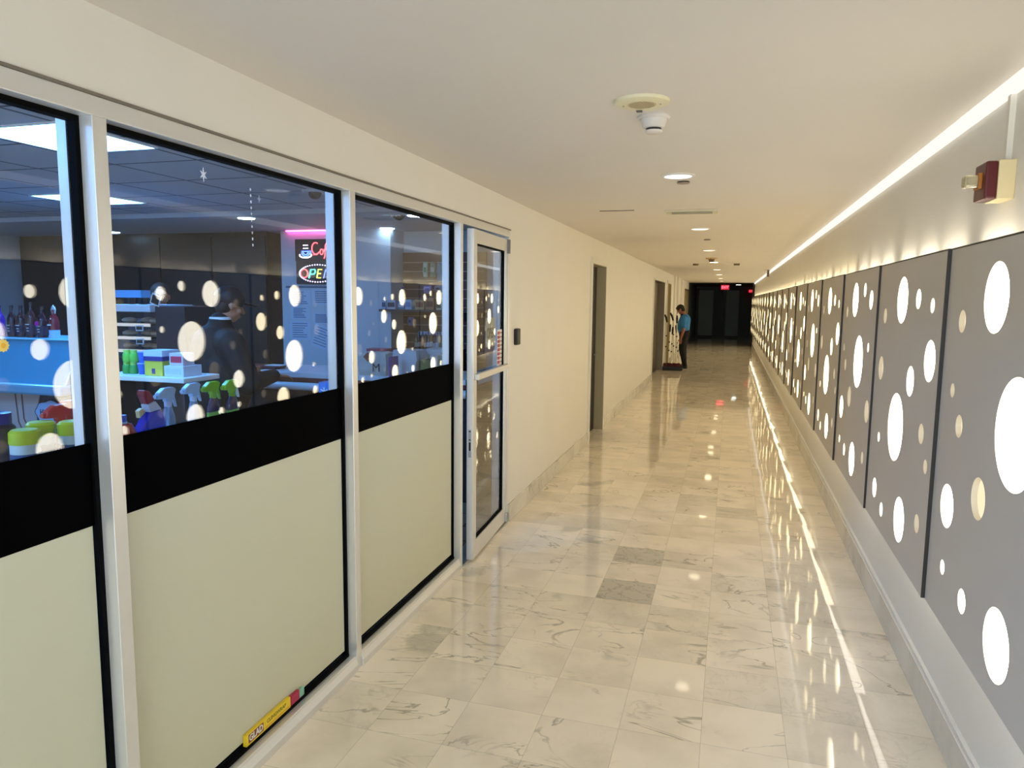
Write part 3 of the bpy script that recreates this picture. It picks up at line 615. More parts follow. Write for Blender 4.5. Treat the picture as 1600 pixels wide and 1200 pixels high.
struct(box('trim_30', at_y(447, 453, YS-.01).x, at_y(531, 453, YS-.01).x, YS-.012, YS-.001, at_y(490, 450, YS).z, at_y(490, 447, YS).z, mat('rail_dark', (90, 110, 140), .5)))

# slatwall at right with shelf stock
A, B = at_y(612, 395, YB-.03), at_y(760, 395, YB-.03)
sw = thing('slatwall', (A.x, YB, 0), 'brown slatwall panel at the right of the shop behind third window', 'slatwall')
W0 = B.x-A.x; ztop = A.z
build('board', bx(bm_(), 0, W0, -.03, -.003, .3, ztop), mat('brown_slatwall', (92, 62, 52), .5), sw)
bm = bm_()
z = 1.0
while z < ztop-.05: bx(bm, 0.02, W0-.02, -.034, -.03, z, z+.012); z += .1
build('slat_grooves', bm, mat('slat_groove', (150, 132, 122), .4), sw)
# shelf
A, B = at_y(592, 483, 7.2), at_y(700, 485, 7.2)
sh = thing('wall_shelf', (A.x, YB, A.z), 'thin dark shelf holding rows of small boxes on the brown slatwall', 'shelf')
ZSH = A.z; XS0 = A.x
build('board', bx(bm_(), 0, B.x-A.x+.3, -.46 if False else -.42, -.035, -.025, 0), mat('shelf_dark', (40, 46, 58), .4), sh)
build('bracket', bx(bx(bm_(), .95, .97, -.35, -.035, -.12, -.025), .75, .77, -.35, -.035, -.12, -.025), M_BLACK, sh)
def carton(x0, x1, ytop, ybot, Y, z0, depth, col, lab, cat='box', group=None, name='small_carton', stripe=None, txt=None):
    a, b = at_y(x0, (ytop+ybot)/2, Y), at_y(x1, (ytop+ybot)/2, Y); h = at_y((x0+x1)/2, ytop, Y).z-z0
    t = thing(name, ((a.x+b.x)/2, Y+depth/2, z0), lab, cat, group); W = b.x-a.x-.004
    build('carton_body', bx(bm_(), -W/2, W/2, -depth/2, depth/2, 0, h), mat('carton_%d_%d_%d' % col, col, .5), t, bevel=.002)
    if stripe: build('printed_panel', bx(bm_(), -W*.4, W*.4, -depth/2-.001, -depth/2, h*.25, h*.75), mat('print_%d_%d_%d' % stripe, stripe, .5), t)
    if txt: text_mesh('printing', txt, h*.42, mat('print_dark', (60, 25, 25), .5), t, RM(0, -depth/2-.002, h*.45, rx=FACE_Y), .0005)
    return t
GS = 'small boxes along the slatwall shelf'
for x0, x1, yt, c, s, lab in ((596, 603, 469, (150, 190, 215), (40, 60, 110), 'pale blue box at the left end of the slatwall shelf'), (604, 618, 469, (190, 200, 215), (45, 50, 80), 'white box with dark print, second from left on the slatwall shelf'), (621, 632, 470, (60, 130, 170), (180, 210, 225), 'teal box beside the white box on the slatwall shelf'), (632.5, 643, 468, (150, 200, 230), (110, 150, 200), 'light blue box in the middle of the slatwall shelf'),
    (648, 663, 468, (200, 165, 125), (150, 80, 50), 'tan display carton with dark red lettering on the slatwall shelf'), (664.5, 678, 466, (190, 140, 110), (110, 60, 40), 'brown display carton right of the tan one on the slatwall shelf'), (681, 690, 472, (200, 205, 190), (40, 50, 40), 'cream box with dark label at the right end of the slatwall shelf')):
    carton(x0, x1, yt, 482, 7.24, ZSH, .12, c, lab, group=GS, stripe=s)
# hanging packets above shelf
GP = 'packets hanging on the slatwall'
def packet(x0, x1, y0, y1, col, lab, s=None):
    a, b = at_y(x0, y0, YB-.06), at_y(x1, y1, YB-.06); W, H = b.x-a.x-.004, a.z-b.z
    t = thing('hanging_packet', ((a.x+b.x)/2, YB-.034, a.z), lab, 'packet', GP)
    build('pouch', prism(bm_(), [(-.004, 0), (-.026, -.01), (-.04, -H*.5), (-.026, -H+.01), (-.004, -H), (-.002, -H), (-.002, 0)], 'x', -W/2, W/2), mat('pouch_%d_%d_%d' % col, col, .35), t, bevel=.003)
    build('peg_hook', tube(bm_(), [(0, -.0, -.008), (0, -.05, -.008), (0, -.055, .002)], .003, 6), M_STEEL, t)
    if s: build('printed_panel', bx(bm_(), -W*.3, W*.3, -.042, -.040, -H*.65, -H*.35), mat('print_%d_%d_%d' % s, s, .5), t)
for a in ((593.5, 600, 447, 458, (90, 190, 110), 'green packet at the left end of the hanging row', (30, 70, 50)), (601, 607, 447, 459, (205, 205, 80), 'yellow packet second in the hanging row', (120, 100, 40)), (608, 615, 447, 458, (80, 180, 215), 'light blue packet third in the hanging row', (30, 90, 160)), (616, 622.5, 447, 457, (50, 100, 190), 'mid blue packet fourth in the hanging row', (30, 40, 90)), (624, 631, 447, 457, (40, 80, 160), 'dark blue packet fifth in the hanging row', (90, 150, 220)),
          (662, 674, 446, 459, (170, 165, 225), 'lilac packet hanging right of the blue ones', (90, 80, 170)), (679, 690, 446, 456, (160, 160, 195), 'grey lilac packet at the right end of the hanging row', (50, 40, 70)), (661, 668, 409, 434, (170, 205, 190), 'tall pale green packet high on the slatwall', (70, 150, 110)), (672, 681, 409, 434, (130, 150, 130), 'tall olive packet high on the slatwall', (200, 200, 190)), (683, 690, 411, 440, (70, 140, 170), 'tall teal packet high on the slatwall at far right', None), (637, 645, 495, 509, (130, 150, 215), 'blue lilac packet hanging below the shelf', (60, 70, 140))):
    packet(*a)
# bottles on a low back shelf
A, B = at_y(622, 545, 7.25), at_y(700, 546, 7.25)
bs = thing('bottle_rack', ((A.x+B.x)/2, 7.35, 0), 'low dark rack with a pale blue rail behind the row of bottles', 'rack'); W = B.x-A.x+.2
build('cabinet', bx(bm_(), -W/2, W/2, -.18, .18, 0, A.z), M_CAB, bs); build('rail', bx(bm_(), -W/2+.25, W/2, .1, .16, at_y(660, 523, 7.45).z, at_y(660, 518, 7.45).z), mat('pale_blue_rail', (150, 185, 220), .3), bs)
build('post', bx(bx(bm_(), -W/2+.25, -W/2+.27, .1, .12, A.z, at_y(660, 518, 7.45).z), W/2-.02, W/2, .1, .12, A.z, at_y(660, 518, 7.45).z), M_STEEL, bs)
ZR = A.z
def bottle(nm, x, y, z0, h, r, cbody, ccap, clab, lab, group, cat='bottle', rough=.15):
    t = thing(nm, (x, y, z0), lab, cat, group)
    build('glass_body', lathe(bm_(), [(0, 0), (r, .002), (r, h*.55), (r*.8, h*.66), (r*.34, h*.78), (r*.32, h*.93)], 18), mat('bottle_%d_%d_%d' % cbody, cbody, rough, coat=.3), t, True)
    build('cap', lathe(bm_(), [(r*.36, h*.90), (r*.38, h), (0, h)], 14), mat('cap_%d_%d_%d' % ccap, ccap, .4), t, True)
    if clab: build('paper_label', lathe(bm_(), [(r*1.02, h*.15), (r*1.02, h*.42)], 18), mat('label_%d_%d_%d' % clab, clab, .6), t)
    return t
cols = [((20, 60, 35), (150, 170, 140)), ((50, 25, 20), (190, 170, 160)), ((30, 20, 20), (160, 60, 50)), ((90, 55, 30), (200, 190, 170)), ((30, 35, 50), (220, 220, 230)), ((150, 100, 60), (230, 225, 215)), ((40, 30, 30), (180, 180, 200)), ((120, 130, 140), (220, 225, 235)), ((30, 30, 40), (140, 120, 90))]
bw = ['green', 'maroon', 'black red-labelled', 'amber', 'slate', 'tan', 'dark', 'clear grey', 'black']
for k, x in enumerate((650.5, 655.5, 660.5, 665, 669.5, 674.5, 679, 683.5, 688)):
    q = at_y(x, 540, 7.28); bottle('spirit_bottle', q.x, 7.28, ZR+.002, .17+.02*(k % 3), .019, cols[k][0], (20, 20, 24), cols[k][1], f'small {bw[k]} bottle, {["first", "second", "third", "fourth", "fifth", "sixth", "seventh", "eighth", "ninth"][k]} from the left on the low back rack', 'small bottles on the low back rack')
# L-shaped service counter
ZCN = .99
A, B = at_y(398, 590, 5.5), at_y(528, 590, 5.5)
ct = thing('service_counter', (A.x, 5.5, 0), 'white-topped service counter with a dark red stripe behind the middle window', 'counter'); W = 2.1
M_CT = mat('counter_white', (215, 220, 228), .35)
build('worktop', bx(bm_(), 0, W, 0, .7, 1.0, 1.045), M_CT, ct, bevel=.006)
build('red_stripe', bx(bm_(), .02, W-.02, .02, .68, .965, 1.0), mat('stripe_maroon', (110, 40, 50), .4), ct)
build('bumper', tube(bm_(), [(0, -.01, .925), (W, -.01, .925)], .035, 14), M_CT, ct, True)
build('front_panel', bx(bm_(), .03, W-.03, .05, .65, 0, .965), mat('counter_dark', (18, 20, 34), .5), ct)
rg = at_y(418, 582, 5.7); t = thing('credit_card_tray', (rg.x, 5.72, 1.045), 'dark red tray on the counter beside the man in the cap', 'tray')
build('tray_base', bx(bm_(), -.25, .12, -.08, .1, 0, .03), mat('tray_maroon', (96, 30, 36), .4), t, bevel=.008)
build('paper_slip', bx(bm_(), .0, .16, -.06, .06, .031, .036), M_PAP, t)
cb = thing('cable_cord', (at_y(520, 590, YS-.02).x, YS-.02, 0), 'thin white cord hanging down the right of the white pier', 'cord')
pts = [at_y(x, y, YS-.02)-Vector(cb.location) for x, y in ((518, 520), (515, 540), (514, 560), (517, 575), (519, 590))]
build('cord_line', tube(bm_(), pts, .006, 6), M_WHITE, cb, True)
# bags and tubs on the counter seen through the third window
YG = 5.62; z0 = 1.046
def bag(x0, x1, yt, yb, Y, z0, lab, col=(205, 212, 208), deep=.22, txt=None):
    a, b = at_y(x0, yt, Y), at_y(x1, yt, Y); W = b.x-a.x; h = max(.08, a.z-z0)
    t = thing('plastic_bag_stack', ((a.x+b.x)/2, Y+deep/2, z0), lab, 'bag', 'white bags and tubs on the counter')
    bm = bm_(); bx(bm, -W/2, W/2, -deep/2, deep/2, 0, h); bmesh.ops.subdivide_edges(bm, edges=bm.edges[:], cuts=5, use_grid_fill=True)
    for v in bm.verts:
        v.co += Vector((random.uniform(-1, 1), random.uniform(-1, 1), random.uniform(-1, 1)*.8))*.007
        if v.co.z < .002: v.co.z = 0
        if v.co.z > h*.8: v.co.x *= .96
    build('bag_body', bm, mat('bag_%d_%d_%d' % col, col, .35), t, True)
    if txt: text_mesh('printing', txt, .10, mat('bag_print', (60, 40, 60), .5), t, RM(.04, -deep/2-.009, h*.35, rx=FACE_Y), .0005)
    return t
bg = bag(560, 603, 551, 600, 5.50, z0, 'grey white bag printed with a letter M behind the third window', (200, 200, 192), txt='M')
a = Vector((-.05, -.12, .1)); build('red_diamond', bx(bm_(), -.03, .03, -.0015, .0015, -.03, .03, RM(-.035, -.122, .16, ry=PI/4)), mat('diamond_red', (150, 80, 70), .5), bg)
bag(613, 650, 547, 600, 5.56, z0, 'pale blue rounded tub left of the green carton', (196, 212, 226))
carton(607, 610.5, 558, 600, 5.34, z0, .15, (90, 60, 150), 'narrow violet carton standing between the pale bags', name='narrow_carton')
bag(661, 691, 545, 600, 5.82, z0, 'translucent white bag behind the green carton', (200, 215, 222))
carton(656, 671, 563, 600, 5.58, z0, .18, (40, 110, 60), 'dark green carton in front of the translucent white bag', name='green_carton')
carton(672, 684, 556, 600, 5.59, z0, .16, (206, 208, 200), 'white carton right of the green carton', name='white_carton')
carton(684.5, 691, 561, 600, 5.62, z0, .1, (70, 130, 90), 'slim green and white carton at the far right of the counter', name='slim_carton', stripe=(200, 210, 200))
carton(572, 604, 545, 556, 6.05, z0, .14, (160, 60, 90), 'flat crimson box with white lettering behind the M bag', name='flat_box', stripe=(210, 205, 220))

# ------------------------------------------------------------------ hot display case, freezer
ZCASE = 1.0
A, B = at_y(153, 560, 4.6), at_y(238, 560, 4.6)
hc = thing('pastry_display_case', (B.x, 4.6, 0), 'dark glass pastry case with lit shelves behind the nearest window post', 'display case'); W = B.x-A.x
M_CS = mat('case_navy', (16, 30, 48), .4)
zt = at_y(200, 476, 4.6).z
build('base_cabinet', bx(bm_(), -W, .0, 0, .5, 0, 1.2), M_CS, hc); build('side_wall', bx(bm_(), 0, .28, .05, .5, 0, zt-.01), M_CS, hc, bevel=.004)
build('top_cap', bx(bm_(), -W, .0, 0, .5, at_y(200, 487, 4.6).z, zt), mat('case_lit_white', (220, 225, 235), .4), hc, bevel=.004)
build('back_wall', bx(bm_(), -W, 0, .47, .5, 1.2, zt), M_CS, hc)
build('front_glass', bx(bm_(), -W+.01, -.01, .0, .005, 1.2, at_y(200, 487, 4.6).z), G_THIN, hc)
for py in (505.5, 526, 546):
    z = at_y(200, py, 4.65).z; s = build('wire_shelf', bx(bm_(), -W+.02, -.03, .03, .46, z-.008, z), M_CHROME, hc)
    build('shelf_edge', bx(bm_(), -W+.02, -.03, .02, .03, z-.02, z+.004), mat('edge_white', (220, 205, 190), .3, emit=(1, .8, .6), strength=.25), s)
    bm = bm_()
    for j in range(3): ball(bm, (-.12-.14*j, .2+.05*(j % 2), z+.022), .06, (1.1, .9, .4), 10)
    pst = build('pastries', bm, mat('pastry_tan', (196, 172, 150), .6), s, True)
    tg = build('price_tag', bx(bm_(), -.16, -.09, .012, .02, z-.055, z-.01), mat('tag_frame', (215, 220, 230), .5), s); build('tag_face', bx(bm_(), -.152, -.098, .010, .012, z-.046, z-.019), M_BLACK, tg)
build('upper_rail', bx(bm_(), -W, -.27, .2, .3, zt+.055, zt+.115), mat('rail_blue', (95, 150, 190), .4), hc)
build('rail_post', bx(bx(bm_(), -W+.1, -W+.13, .22, .28, zt, zt+.06), -.32, -.29, .22, .28, zt, zt+.06), M_BLACK, hc)
q = at_y(241, 469, 4.62); tb = thing('tilted_price_card', (q.x, 4.62, zt), 'small tilted black card with white border on top of the pastry case', 'card')
c_ = build('card_border', bx(bm_(), -.045, .045, -.003, .003, 0, .085, RM(0, 0, 0, ry=.35)), M_PAP, tb); build('card_face', bx(bm_(), -.035, .035, -.005, -.003, .01, .075, RM(0, 0, 0, ry=.35)), M_BLACK, c_)

# ice-cream freezer
A, B = at_y(-60, 560, 4.4), at_y(96, 560, 4.4)
zt = at_y(60, 535, 4.4).z; zm = at_y(60, 602, 4.4).z; zb = at_y(60, 617, 4.4).z
B = B+Vector((0, 0, 0)); fz = thing('ice_cream_freezer', (B.x, 4.4, 0), 'blue-lit ice cream freezer with rounded trim and oval logo on the front', 'freezer'); W = B.x-A.x
M_FZ = mat('freezer_blue', (110, 165, 195), .25)
build('cabinet_body', bx(bm_(), -W, 0, .12, .72, .1, zm), mat('freezer_dark', (20, 18, 44), .4), fz)
build('glass_hood', prism(bm_(), [(.03, zm), (.20, zt), (.70, zt), (.70, zm)], 'x', -W+.01, -.01), mat('frost_teal_glass', (60, 150, 185), .15, coat=1), fz, bevel=.01)
build('hood_top', bx(bm_(), -W, 0, .19, .72, zt, zt+.012), mat('hood_edge', (120, 190, 215), .3), fz, bevel=.003)
build('bumper', bx(bm_(), -W, .0, -.03, .12, zb, zm+.005), M_FZ, fz, bevel=.02)
pn = build('front_graphic', bx(bm_(), -W, 0, .10, .12, .2, zb), mat('graphic_indigo', (22, 16, 44), .4), fz)
bm = bm_(); prism(bm, [(-W+.0, .2), (-W+.0, zb), (-.36 if W > .8 else -W/2, zb), (-.42, .62), (-.38, .45), (-.45, .2)], 'y', .092, .10); build('swirl_graphic', bm, mat('graphic_cream', (186, 170, 168), .5), pn)
bm = bm_(); tube(bm, [(-.62, .09, zb), (-.60, .09, .65), (-.52, .09, .5), (-.47, .09, .3)], .006, 6); tube(bm, [(-.55, .09, zb), (-.54, .09, .68), (-.47, .09, .55), (-.43, .09, .42)], .006, 6); build('swirl_lines', bm, mat('graphic_brown', (110, 70, 60), .5), pn)
lc = at_y(82, 645, 4.49); cx, cz = lc.x-B.x, lc.z
def oval(rx, rz, n=40, wob=0): return [(cx+(rx+wob*math.cos(8*2*PI*k/n))*math.cos(2*PI*k/n), cz+(rz+wob*math.cos(8*2*PI*k/n))*math.sin(2*PI*k/n)) for k in range(n)]
lg = build('logo_badge', prism(bm_(), oval(.165, .095, wob=.006), 'y', .080, .090), mat('badge_blue', (150, 180, 220), .5), pn)
build('badge_outline', prism(bm_(), oval(.178, .106, wob=.006), 'y', .086, .091), M_BLACK, lg)
text_mesh('badge_lettering', 'Häagen-Dazs', .062, mat('badge_ink', (20, 16, 40), .5), lg, RM(cx, .078, cz, rx=FACE_Y), .001, bold=.0015, sx=.72)
# bottles on top of the freezer
ZF = zt+.012
GB = 'bottles standing on top of the freezer'
for x, r, h, cb_, cc, cl, lab in ((1, .04, .27, (70, 20, 150), (30, 16, 70), None, 'bright purple bottle at the far left on the freezer'), (20, .038, .27, (52, 22, 36), (18, 16, 30), (70, 40, 70), 'dark wine bottle, left of the tall-necked ones on the freezer'), (34.5, .038, .27, (50, 22, 34), (18, 16, 30), (70, 40, 70), 'dark wine bottle second after the purple bottle'), (50, .038, .30, (56, 20, 30), (18, 16, 30), (76, 40, 66), 'tallest dark wine bottle on the freezer'), (67, .040, .265, (54, 22, 34), (18, 16, 30), (70, 40, 70), 'dark wine bottle with a round magenta sticker'), (85.5, .040, .265, (130, 26, 40), (190, 200, 215), (160, 200, 230), 'red bottle with white swing top and pale blue base')):
    q = at_y(x, 520, 4.75); t = bottle('wine_bottle', q.x, 4.75, ZF, h, r, cb_, cc, None, lab, GB)
    if cb_ != (70, 20, 150) and x < 80:
        build('paper_label', lathe(bm_(), [(r*1.02, h*.08), (r*1.02, h*.38)], 18), mat('dark_label_wine', (48, 30, 52), .6), t)
        build('label_lines', bx(bx(bx(bm_(), -.022, .018, -r*1.06, -r*1.0, h*.36, h*.385), -.014, .012, -r*1.06, -r*1.0, h*.26, h*.28), -.01, .014, -r*1.06, -r*1.0, h*.18, h*.20), M_WHITE, t)
    if x == 67: build('magenta_sticker', lathe(bm_(), [(0, 0), (.022, 0), (.022, .002), (0, .002)], 16, M=RM(-.012, -r-.002, h*.45, rx=PI/2)), mat('magenta', (200, 30, 150), .5), t)
    if x == 85.5:
        build('pale_base_label', lathe(bm_(), [(r*1.03, 0.001), (r*1.03, h*.26)], 18), mat('pale_blue_label', (165, 195, 225), .6), t)
        build('swing_top', tube(bm_(), [(-.015, 0, h*.78), (-.022, 0, h*.92), (0, 0, h*1.04), (.022, 0, h*.92), (.015, 0, h*.78)], .005, 6), M_WHITE, t)
        build('white_lettering', bx(bx(bm_(), .0, .008, -r*.9, -r*.8, h*.5, h*.64), -.028, .012, -r*1.06, -r*1.0, h*.40, h*.44), M_WHITE, t)

# stand with packaged goods in the middle distance
YM = 3.55; zt = at_y(230, 589, YM).z
A, B = at_y(150, 590, YM), at_y(287, 590, YM)
gd = thing('merchandise_stand', ((A.x+B.x)/2, YM, 0), 'dark stand with a white top shelf, in front of the pastry case', 'display stand'); W = B.x-A.x
build('top_shelf', bx(bm_(), -W/2, W/2, 0, .32, zt-.03, zt), M_WHITE, gd, bevel=.004); build('side', bx(bx(bm_(), -W/2, -W/2+.02, 0, .32, 0, zt-.03), W/2-.02, W/2, 0, .32, 0, zt-.03), M_CS, gd); build('back_board', bx(bm_(), -W/2+.02, W/2-.02, .29, .32, 0, zt-.03), M_CS, gd)
for z in (.35, .75): build('shelf', bx(bm_(), -W/2+.02, W/2-.02, .02, .29, z, z+.02), M_CS, gd)
YM2 = YM+.06
carton(225, 254, 548, 589, YM2, zt, .14, (215, 205, 70), 'yellow and white carton with a blue band on the white top shelf', name='drink_carton')
carton(226, 254, 548, 557, YM2-.012, at_y(240, 557, YM2).z, .012, (205, 215, 232), 'white folded lid flap of the yellow carton', name='carton_lid') if False else None
o = [x for x in bpy.data.objects if x.name.startswith('drink_carton')][0]
a, b = at_y(225, 560, YM2), at_y(254, 560, YM2); w2 = (b.x-a.x)/2; Zt = lambda y: at_y(240, y, YM2).z - zt
build('white_top_band', bx(bm_(), -w2, w2, -.072, .072, Zt(557), Zt(548)+.001), mat('cool_white', (200, 212, 235), .5), o)
build('navy_band', bx(bm_(), -w2, w2, -.0725, .0725, Zt(564), Zt(557)), mat('navy_print', (30, 45, 130), .5), o)
build('cup_picture', bx(bm_(), -.01, .012, -.074, -.07, Zt(584), Zt(576)), mat('navy_print'), o)
for k, (x, y, c, lab) in enumerate(((217.5, 563, (60, 110, 210), 'upper blue cup stacked beside the yellow carton'), (217.5, 583, (50, 100, 205), 'lower blue cup standing beside the yellow carton'))):
    q = at_y(x, y, YM2+.03); zz = zt if k else zt+.0725
    t = thing('blue_cup', (q.x, YM2+.06, zz), lab, 'cup', 'blue cups on the stand'); build('cup_body', lathe(bm_(), [(0, 0), (.021, 0), (.030, .066), (.027, .066), (.019, .004), (0, .004)], 20), mat('cup_blue_%d' % k, c, .4), t, True); build('rim', lathe(bm_(), [(.029, .064), (.032, .066), (.032, .072), (.026, .072)], 20), mat('cup_rim', (150, 180, 235), .4), t, True)
gi = 0
for x, tone in ((191, 0), (202, 1)):
    for k, y in enumerate((586, 567)):
        q = at_y(x, y, YM2+.02); zz = zt if k == 0 else zt+.0755
        t = thing('green_jar', (q.x, YM2+.06, zz), ('lower' if k == 0 else 'upper') + (' left' if tone == 0 else ' right') + ' green jar in the green stack by the window post', 'jar', 'green jars on the stand')
        build('jar_body', lathe(bm_(), [(0, 0), (.024, 0), (.027, .015), (.025, .05), (.018, .058)], 18), mat('jar_green_%d' % k, (40, 150, 60) if k == 0 else (110, 200, 70), .3), t, True); build('lid', lathe(bm_(), [(.02, .056), (.02, .075), (0, .075)], 16), mat('lid_lime', (150, 215, 90), .4), t, True)
c1 = carton(256, 287, 572, 590, YM2, zt, .16, (208, 216, 232), 'white carton edged with dots, right of the yellow carton', name='white_carton', stripe=(190, 205, 225))
zc1 = zt+(at_y(271, 572, YM2).z-zt)
c2 = carton(264, 286, 552, 571, YM2+.02, zc1, .10, (206, 196, 204), 'red and white box on top of the dotted white carton', name='tilted_box', stripe=(190, 50, 80))

# ------------------------------------------------------------------ near gondola behind the windows
ZG = 1.03
gg = thing('window_gondola', (-2.42, 2.4, 0), 'low white shelf unit holding cleaning bottles just behind the windows', 'shelf unit')
build('top_shelf', bx(bm_(), -.25, .22, -2.2, 1.75, ZG-.03, ZG), M_WHITE, gg); build('back_panel', bx(bm_(), .19, .21, -2.2, 1.75, .1, ZG-.03), mat('gondola_beige', (190, 188, 172), .6), gg)
build('kick_base', bx(bm_(), -.25, .18, -2.2, 1.75, 0, .1), M_BLACK, gg); 
for z in (.35, .68): build('shelf', bx(bm_(), -.25, .19, -2.2, 1.75, z, z+.02), M_WHITE, gg)
XG = -2.4
def lx(px, py): q = at_x(px, py, XG); return q.y
# wipes canisters
def canister(px, py, X, lab):
    q = at_x(px, py, X); t = thing('wipes_canister', (X, q.y, ZG), lab, 'canister', 'yellow-lidded wipes canisters')
    h = .205; r = .046
    build('can_body', lathe(bm_(), [(0, 0), (r, 0), (r, h*.76)], 28), mat('canister_white', (205, 212, 205), .4), t, True); build('blue_band', lathe(bm_(), [(r*1.012, h*.48), (r*1.012, h*.60)], 28), mat('band_navy', (50, 75, 120), .5), t)
    build('lid', lathe(bm_(), [(r*1.02, h*.76), (r*1.06, h*.78), (r*1.04, h*.96), (r*.85, h), (0, h)], 28), mat('lid_yellow', (205, 210, 30), .35), t, True)
    build('label_print', bx(bm_(), -.002, .03, -r*1.05, -r*.9, h*.2, h*.42), mat('print_blue_grey', (120, 140, 180), .6), t)
canister(39, 690, -2.33, 'wipes canister with yellow lid, leftmost of the three'); canister(65, 690, -2.42, 'wipes canister with yellow lid, middle one, mostly behind a reflection'); canister(114, 690, -2.33, 'wipes canister with yellow lid, rightmost against the window post')
# trigger spray bottles
def spray(px, X, name, lab, chead, cbody, cneck, h=.255, group=None, rot=0, cat='spray bottle', clear=False, curve=False, ctrig=None):
    q = at_x(px, 620, X); t = thing(name, (X, q.y, ZG), lab, cat, group, rz=rot)
    mb = mat('spray_body_%d_%d_%d' % cbody, cbody, .2, coat=.4) if not clear else MATS.get('clear_plastic') or mat('clear_plastic', (170, 190, 215), .15, trans=.6)
    bm = bm_(); lathe(bm, [(0, 0), (.036, .002), (.040, .03), (.036, .09), (.040, .12) if curve else (.034, .12), (.022, .165), (.013, .18)], 24, sy=1, sx=.62)
    build('bottle_body', bm, mb, t, True)
    build('neck_collar', lathe(bm_(), [(.016, .172), (.017, .196), (.012, .2)], 18), mat('neck_%d_%d_%d' % cneck, cneck, .35), t, True)
    mh = mat('head_%d_%d_%d' % chead, chead, .3)
    z = h-.058
    hd = build('trigger_head', prism(bm_(), [(-.070, z+.012), (-.062, z+.038), (-.030, z+.058), (.026, z+.058), (.040, z+.048), (.030, z+.020), (.014, z+.012), (.014, z-.006), (-.018, z-.006), (-.020, z+.010)], 'x', -.014, .014), mh, t, bevel=.004)
    build('trigger', prism(bm_(), [(.018, z+.016), (.034, z+.026), (.044, z-.012), (.050, z-.036), (.042, z-.034), (.030, z-.006)], 'x', -.007, .007), mat('head_%d_%d_%d' % (ctrig or chead), (ctrig or chead), .3), t, bevel=.002)
    build('nozzle', lathe(bm_(), [(0, 0), (.008, 0), (.009, .010), (0, .010)], 12, M=RM(0, -.068, z+.024, rx=PI/2)), mh, t)
    return t
GSp = 'trigger spray bottles in the window'
spray(92, -2.44, 'spray_bottle', 'red-headed spray bottle at left, in front of the freezer logo', (205, 34, 20), (190, 60, 50), (190, 30, 20), group=GSp); spray(108, -2.50, 'spray_bottle', 'red-headed spray bottle overlapping the first, against the window post', (205, 34, 20), (190, 60, 50), (190, 30, 20), group=GSp)
spray(262, -2.42, 'spray_bottle', 'clear spray bottle with frosted head beside the blue and red bottle', (165, 190, 215), (0, 0, 0), (205, 205, 225), clear=True, group=GSp, h=.26); spray(302, -2.44, 'spray_bottle', 'clear spray bottle with pale head, partly behind a large reflected dot', (165, 195, 225), (0, 0, 0), (190, 205, 225), clear=True, group=GSp, h=.26)
sp1 = spray(333, -2.43, 'spray_bottle', 'lime-green-headed spray bottle, left of the two', (130, 190, 20), (28, 30, 80), (120, 175, 30), group=GSp, curve=True)
sp2 = spray(363, -2.39, 'spray_bottle', 'lime-green-headed spray bottle, right of the two, with white trigger', (135, 195, 22), (28, 30, 80), (120, 175, 30), group=GSp, curve=True, ctrig=(215, 225, 225))
for t in (sp1, sp2): build('green_label', lathe(bm_(), [(.037, .06), (.0375, .10), (.034, .125)], 16, sx=.66, sy=1.03), mat('lime_label', (130, 190, 70), .4), t)
# toilet cleaner: blue angled body, white collar, dark red cap
q = at_x(233, 650, -2.4); t = thing('cleaner_bottle', (-2.4, q.y, ZG), 'blue angled cleaner bottle with white collar and dark red cap', 'bottle')
build('blue_body', prism(bm_(), [(-.075, 0), (.075, 0), (.070, .12), (.052, .175), (-.012, .170), (-.055, .115), (-.085, .07)], 'x', -.026, .026), mat('cleaner_blue', (12, 30, 190), .2, coat=.5), t, bevel=.01)
build('white_collar', prism(bm_(), [(-.014, .170), (.053, .176), (.020, .215), (-.022, .205)], 'x', -.022, .022), mat('collar_white', (200, 200, 220), .4), t, bevel=.004)
build('red_cap', prism(bm_(), [(-.024, .205), (.021, .216), (-.008, .262), (-.040, .270), (-.045, .25)], 'x', -.020, .020), mat('cap_crimson', (140, 10, 36), .35), t, bevel=.006)
build('badge', prism(bm_(), [(.0, .02), (.05, .02), (.04, .065), (.025, .075), (.008, .06)], 'x', .0262, .028), mat('badge_pale', (120, 150, 200), .5), t)
build('yellow_tag', prism(bm_(), [(-.05, .15), (-.018, .172), (-.035, .19), (-.055, .18)], 'x', -.02, .0), mat('tag_cream', (225, 200, 140), .5), t)
q = at_x(197, 665, -2.37); t = thing('detergent_jug', (-2.36, q.y-.03, ZG), 'glossy red jug with small blue cap behind the nearest window post', 'jug')
bm = bm_(); lathe(bm, [(0, 0), (.062, .004), (.068, .05), (.064, .11), (.045, .145), (.018, .155)], 24, sx=.6); build('jug_body', bm, mat('jug_red', (190, 10, 26), .15, coat=.6), t, True)
build('cap', lathe(bm_(), [(.018, .152), (.018, .185), (0, .185)], 18), mat('cap_royal', (20, 60, 190), .3), t, True); build('cap_ring', lathe(bm_(), [(.02, .15), (.02, .158), (.01, .158)], 18), mat('cap_ring_pale', (150, 190, 215), .4), t)
# purple/dark item far left
q = at_x(2, 680, -2.42); t = thing('dark_spray_can', (-2.42, q.y, ZG), 'dark brown dotted spray can with violet blue cap at the left edge', 'spray can')
build('can_body', lathe(bm_(), [(0, 0), (.045, 0), (.045, .21), (.03, .225)], 24), mat('dark_speckle', (44, 24, 32), .3, noise=.8, nscale=60), t, True); build('cap', lathe(bm_(), [(.034, .215), (.034, .26), (.02, .265), (0, .265)], 20), mat('violet_cap', (30, 20, 120), .3), t, True)
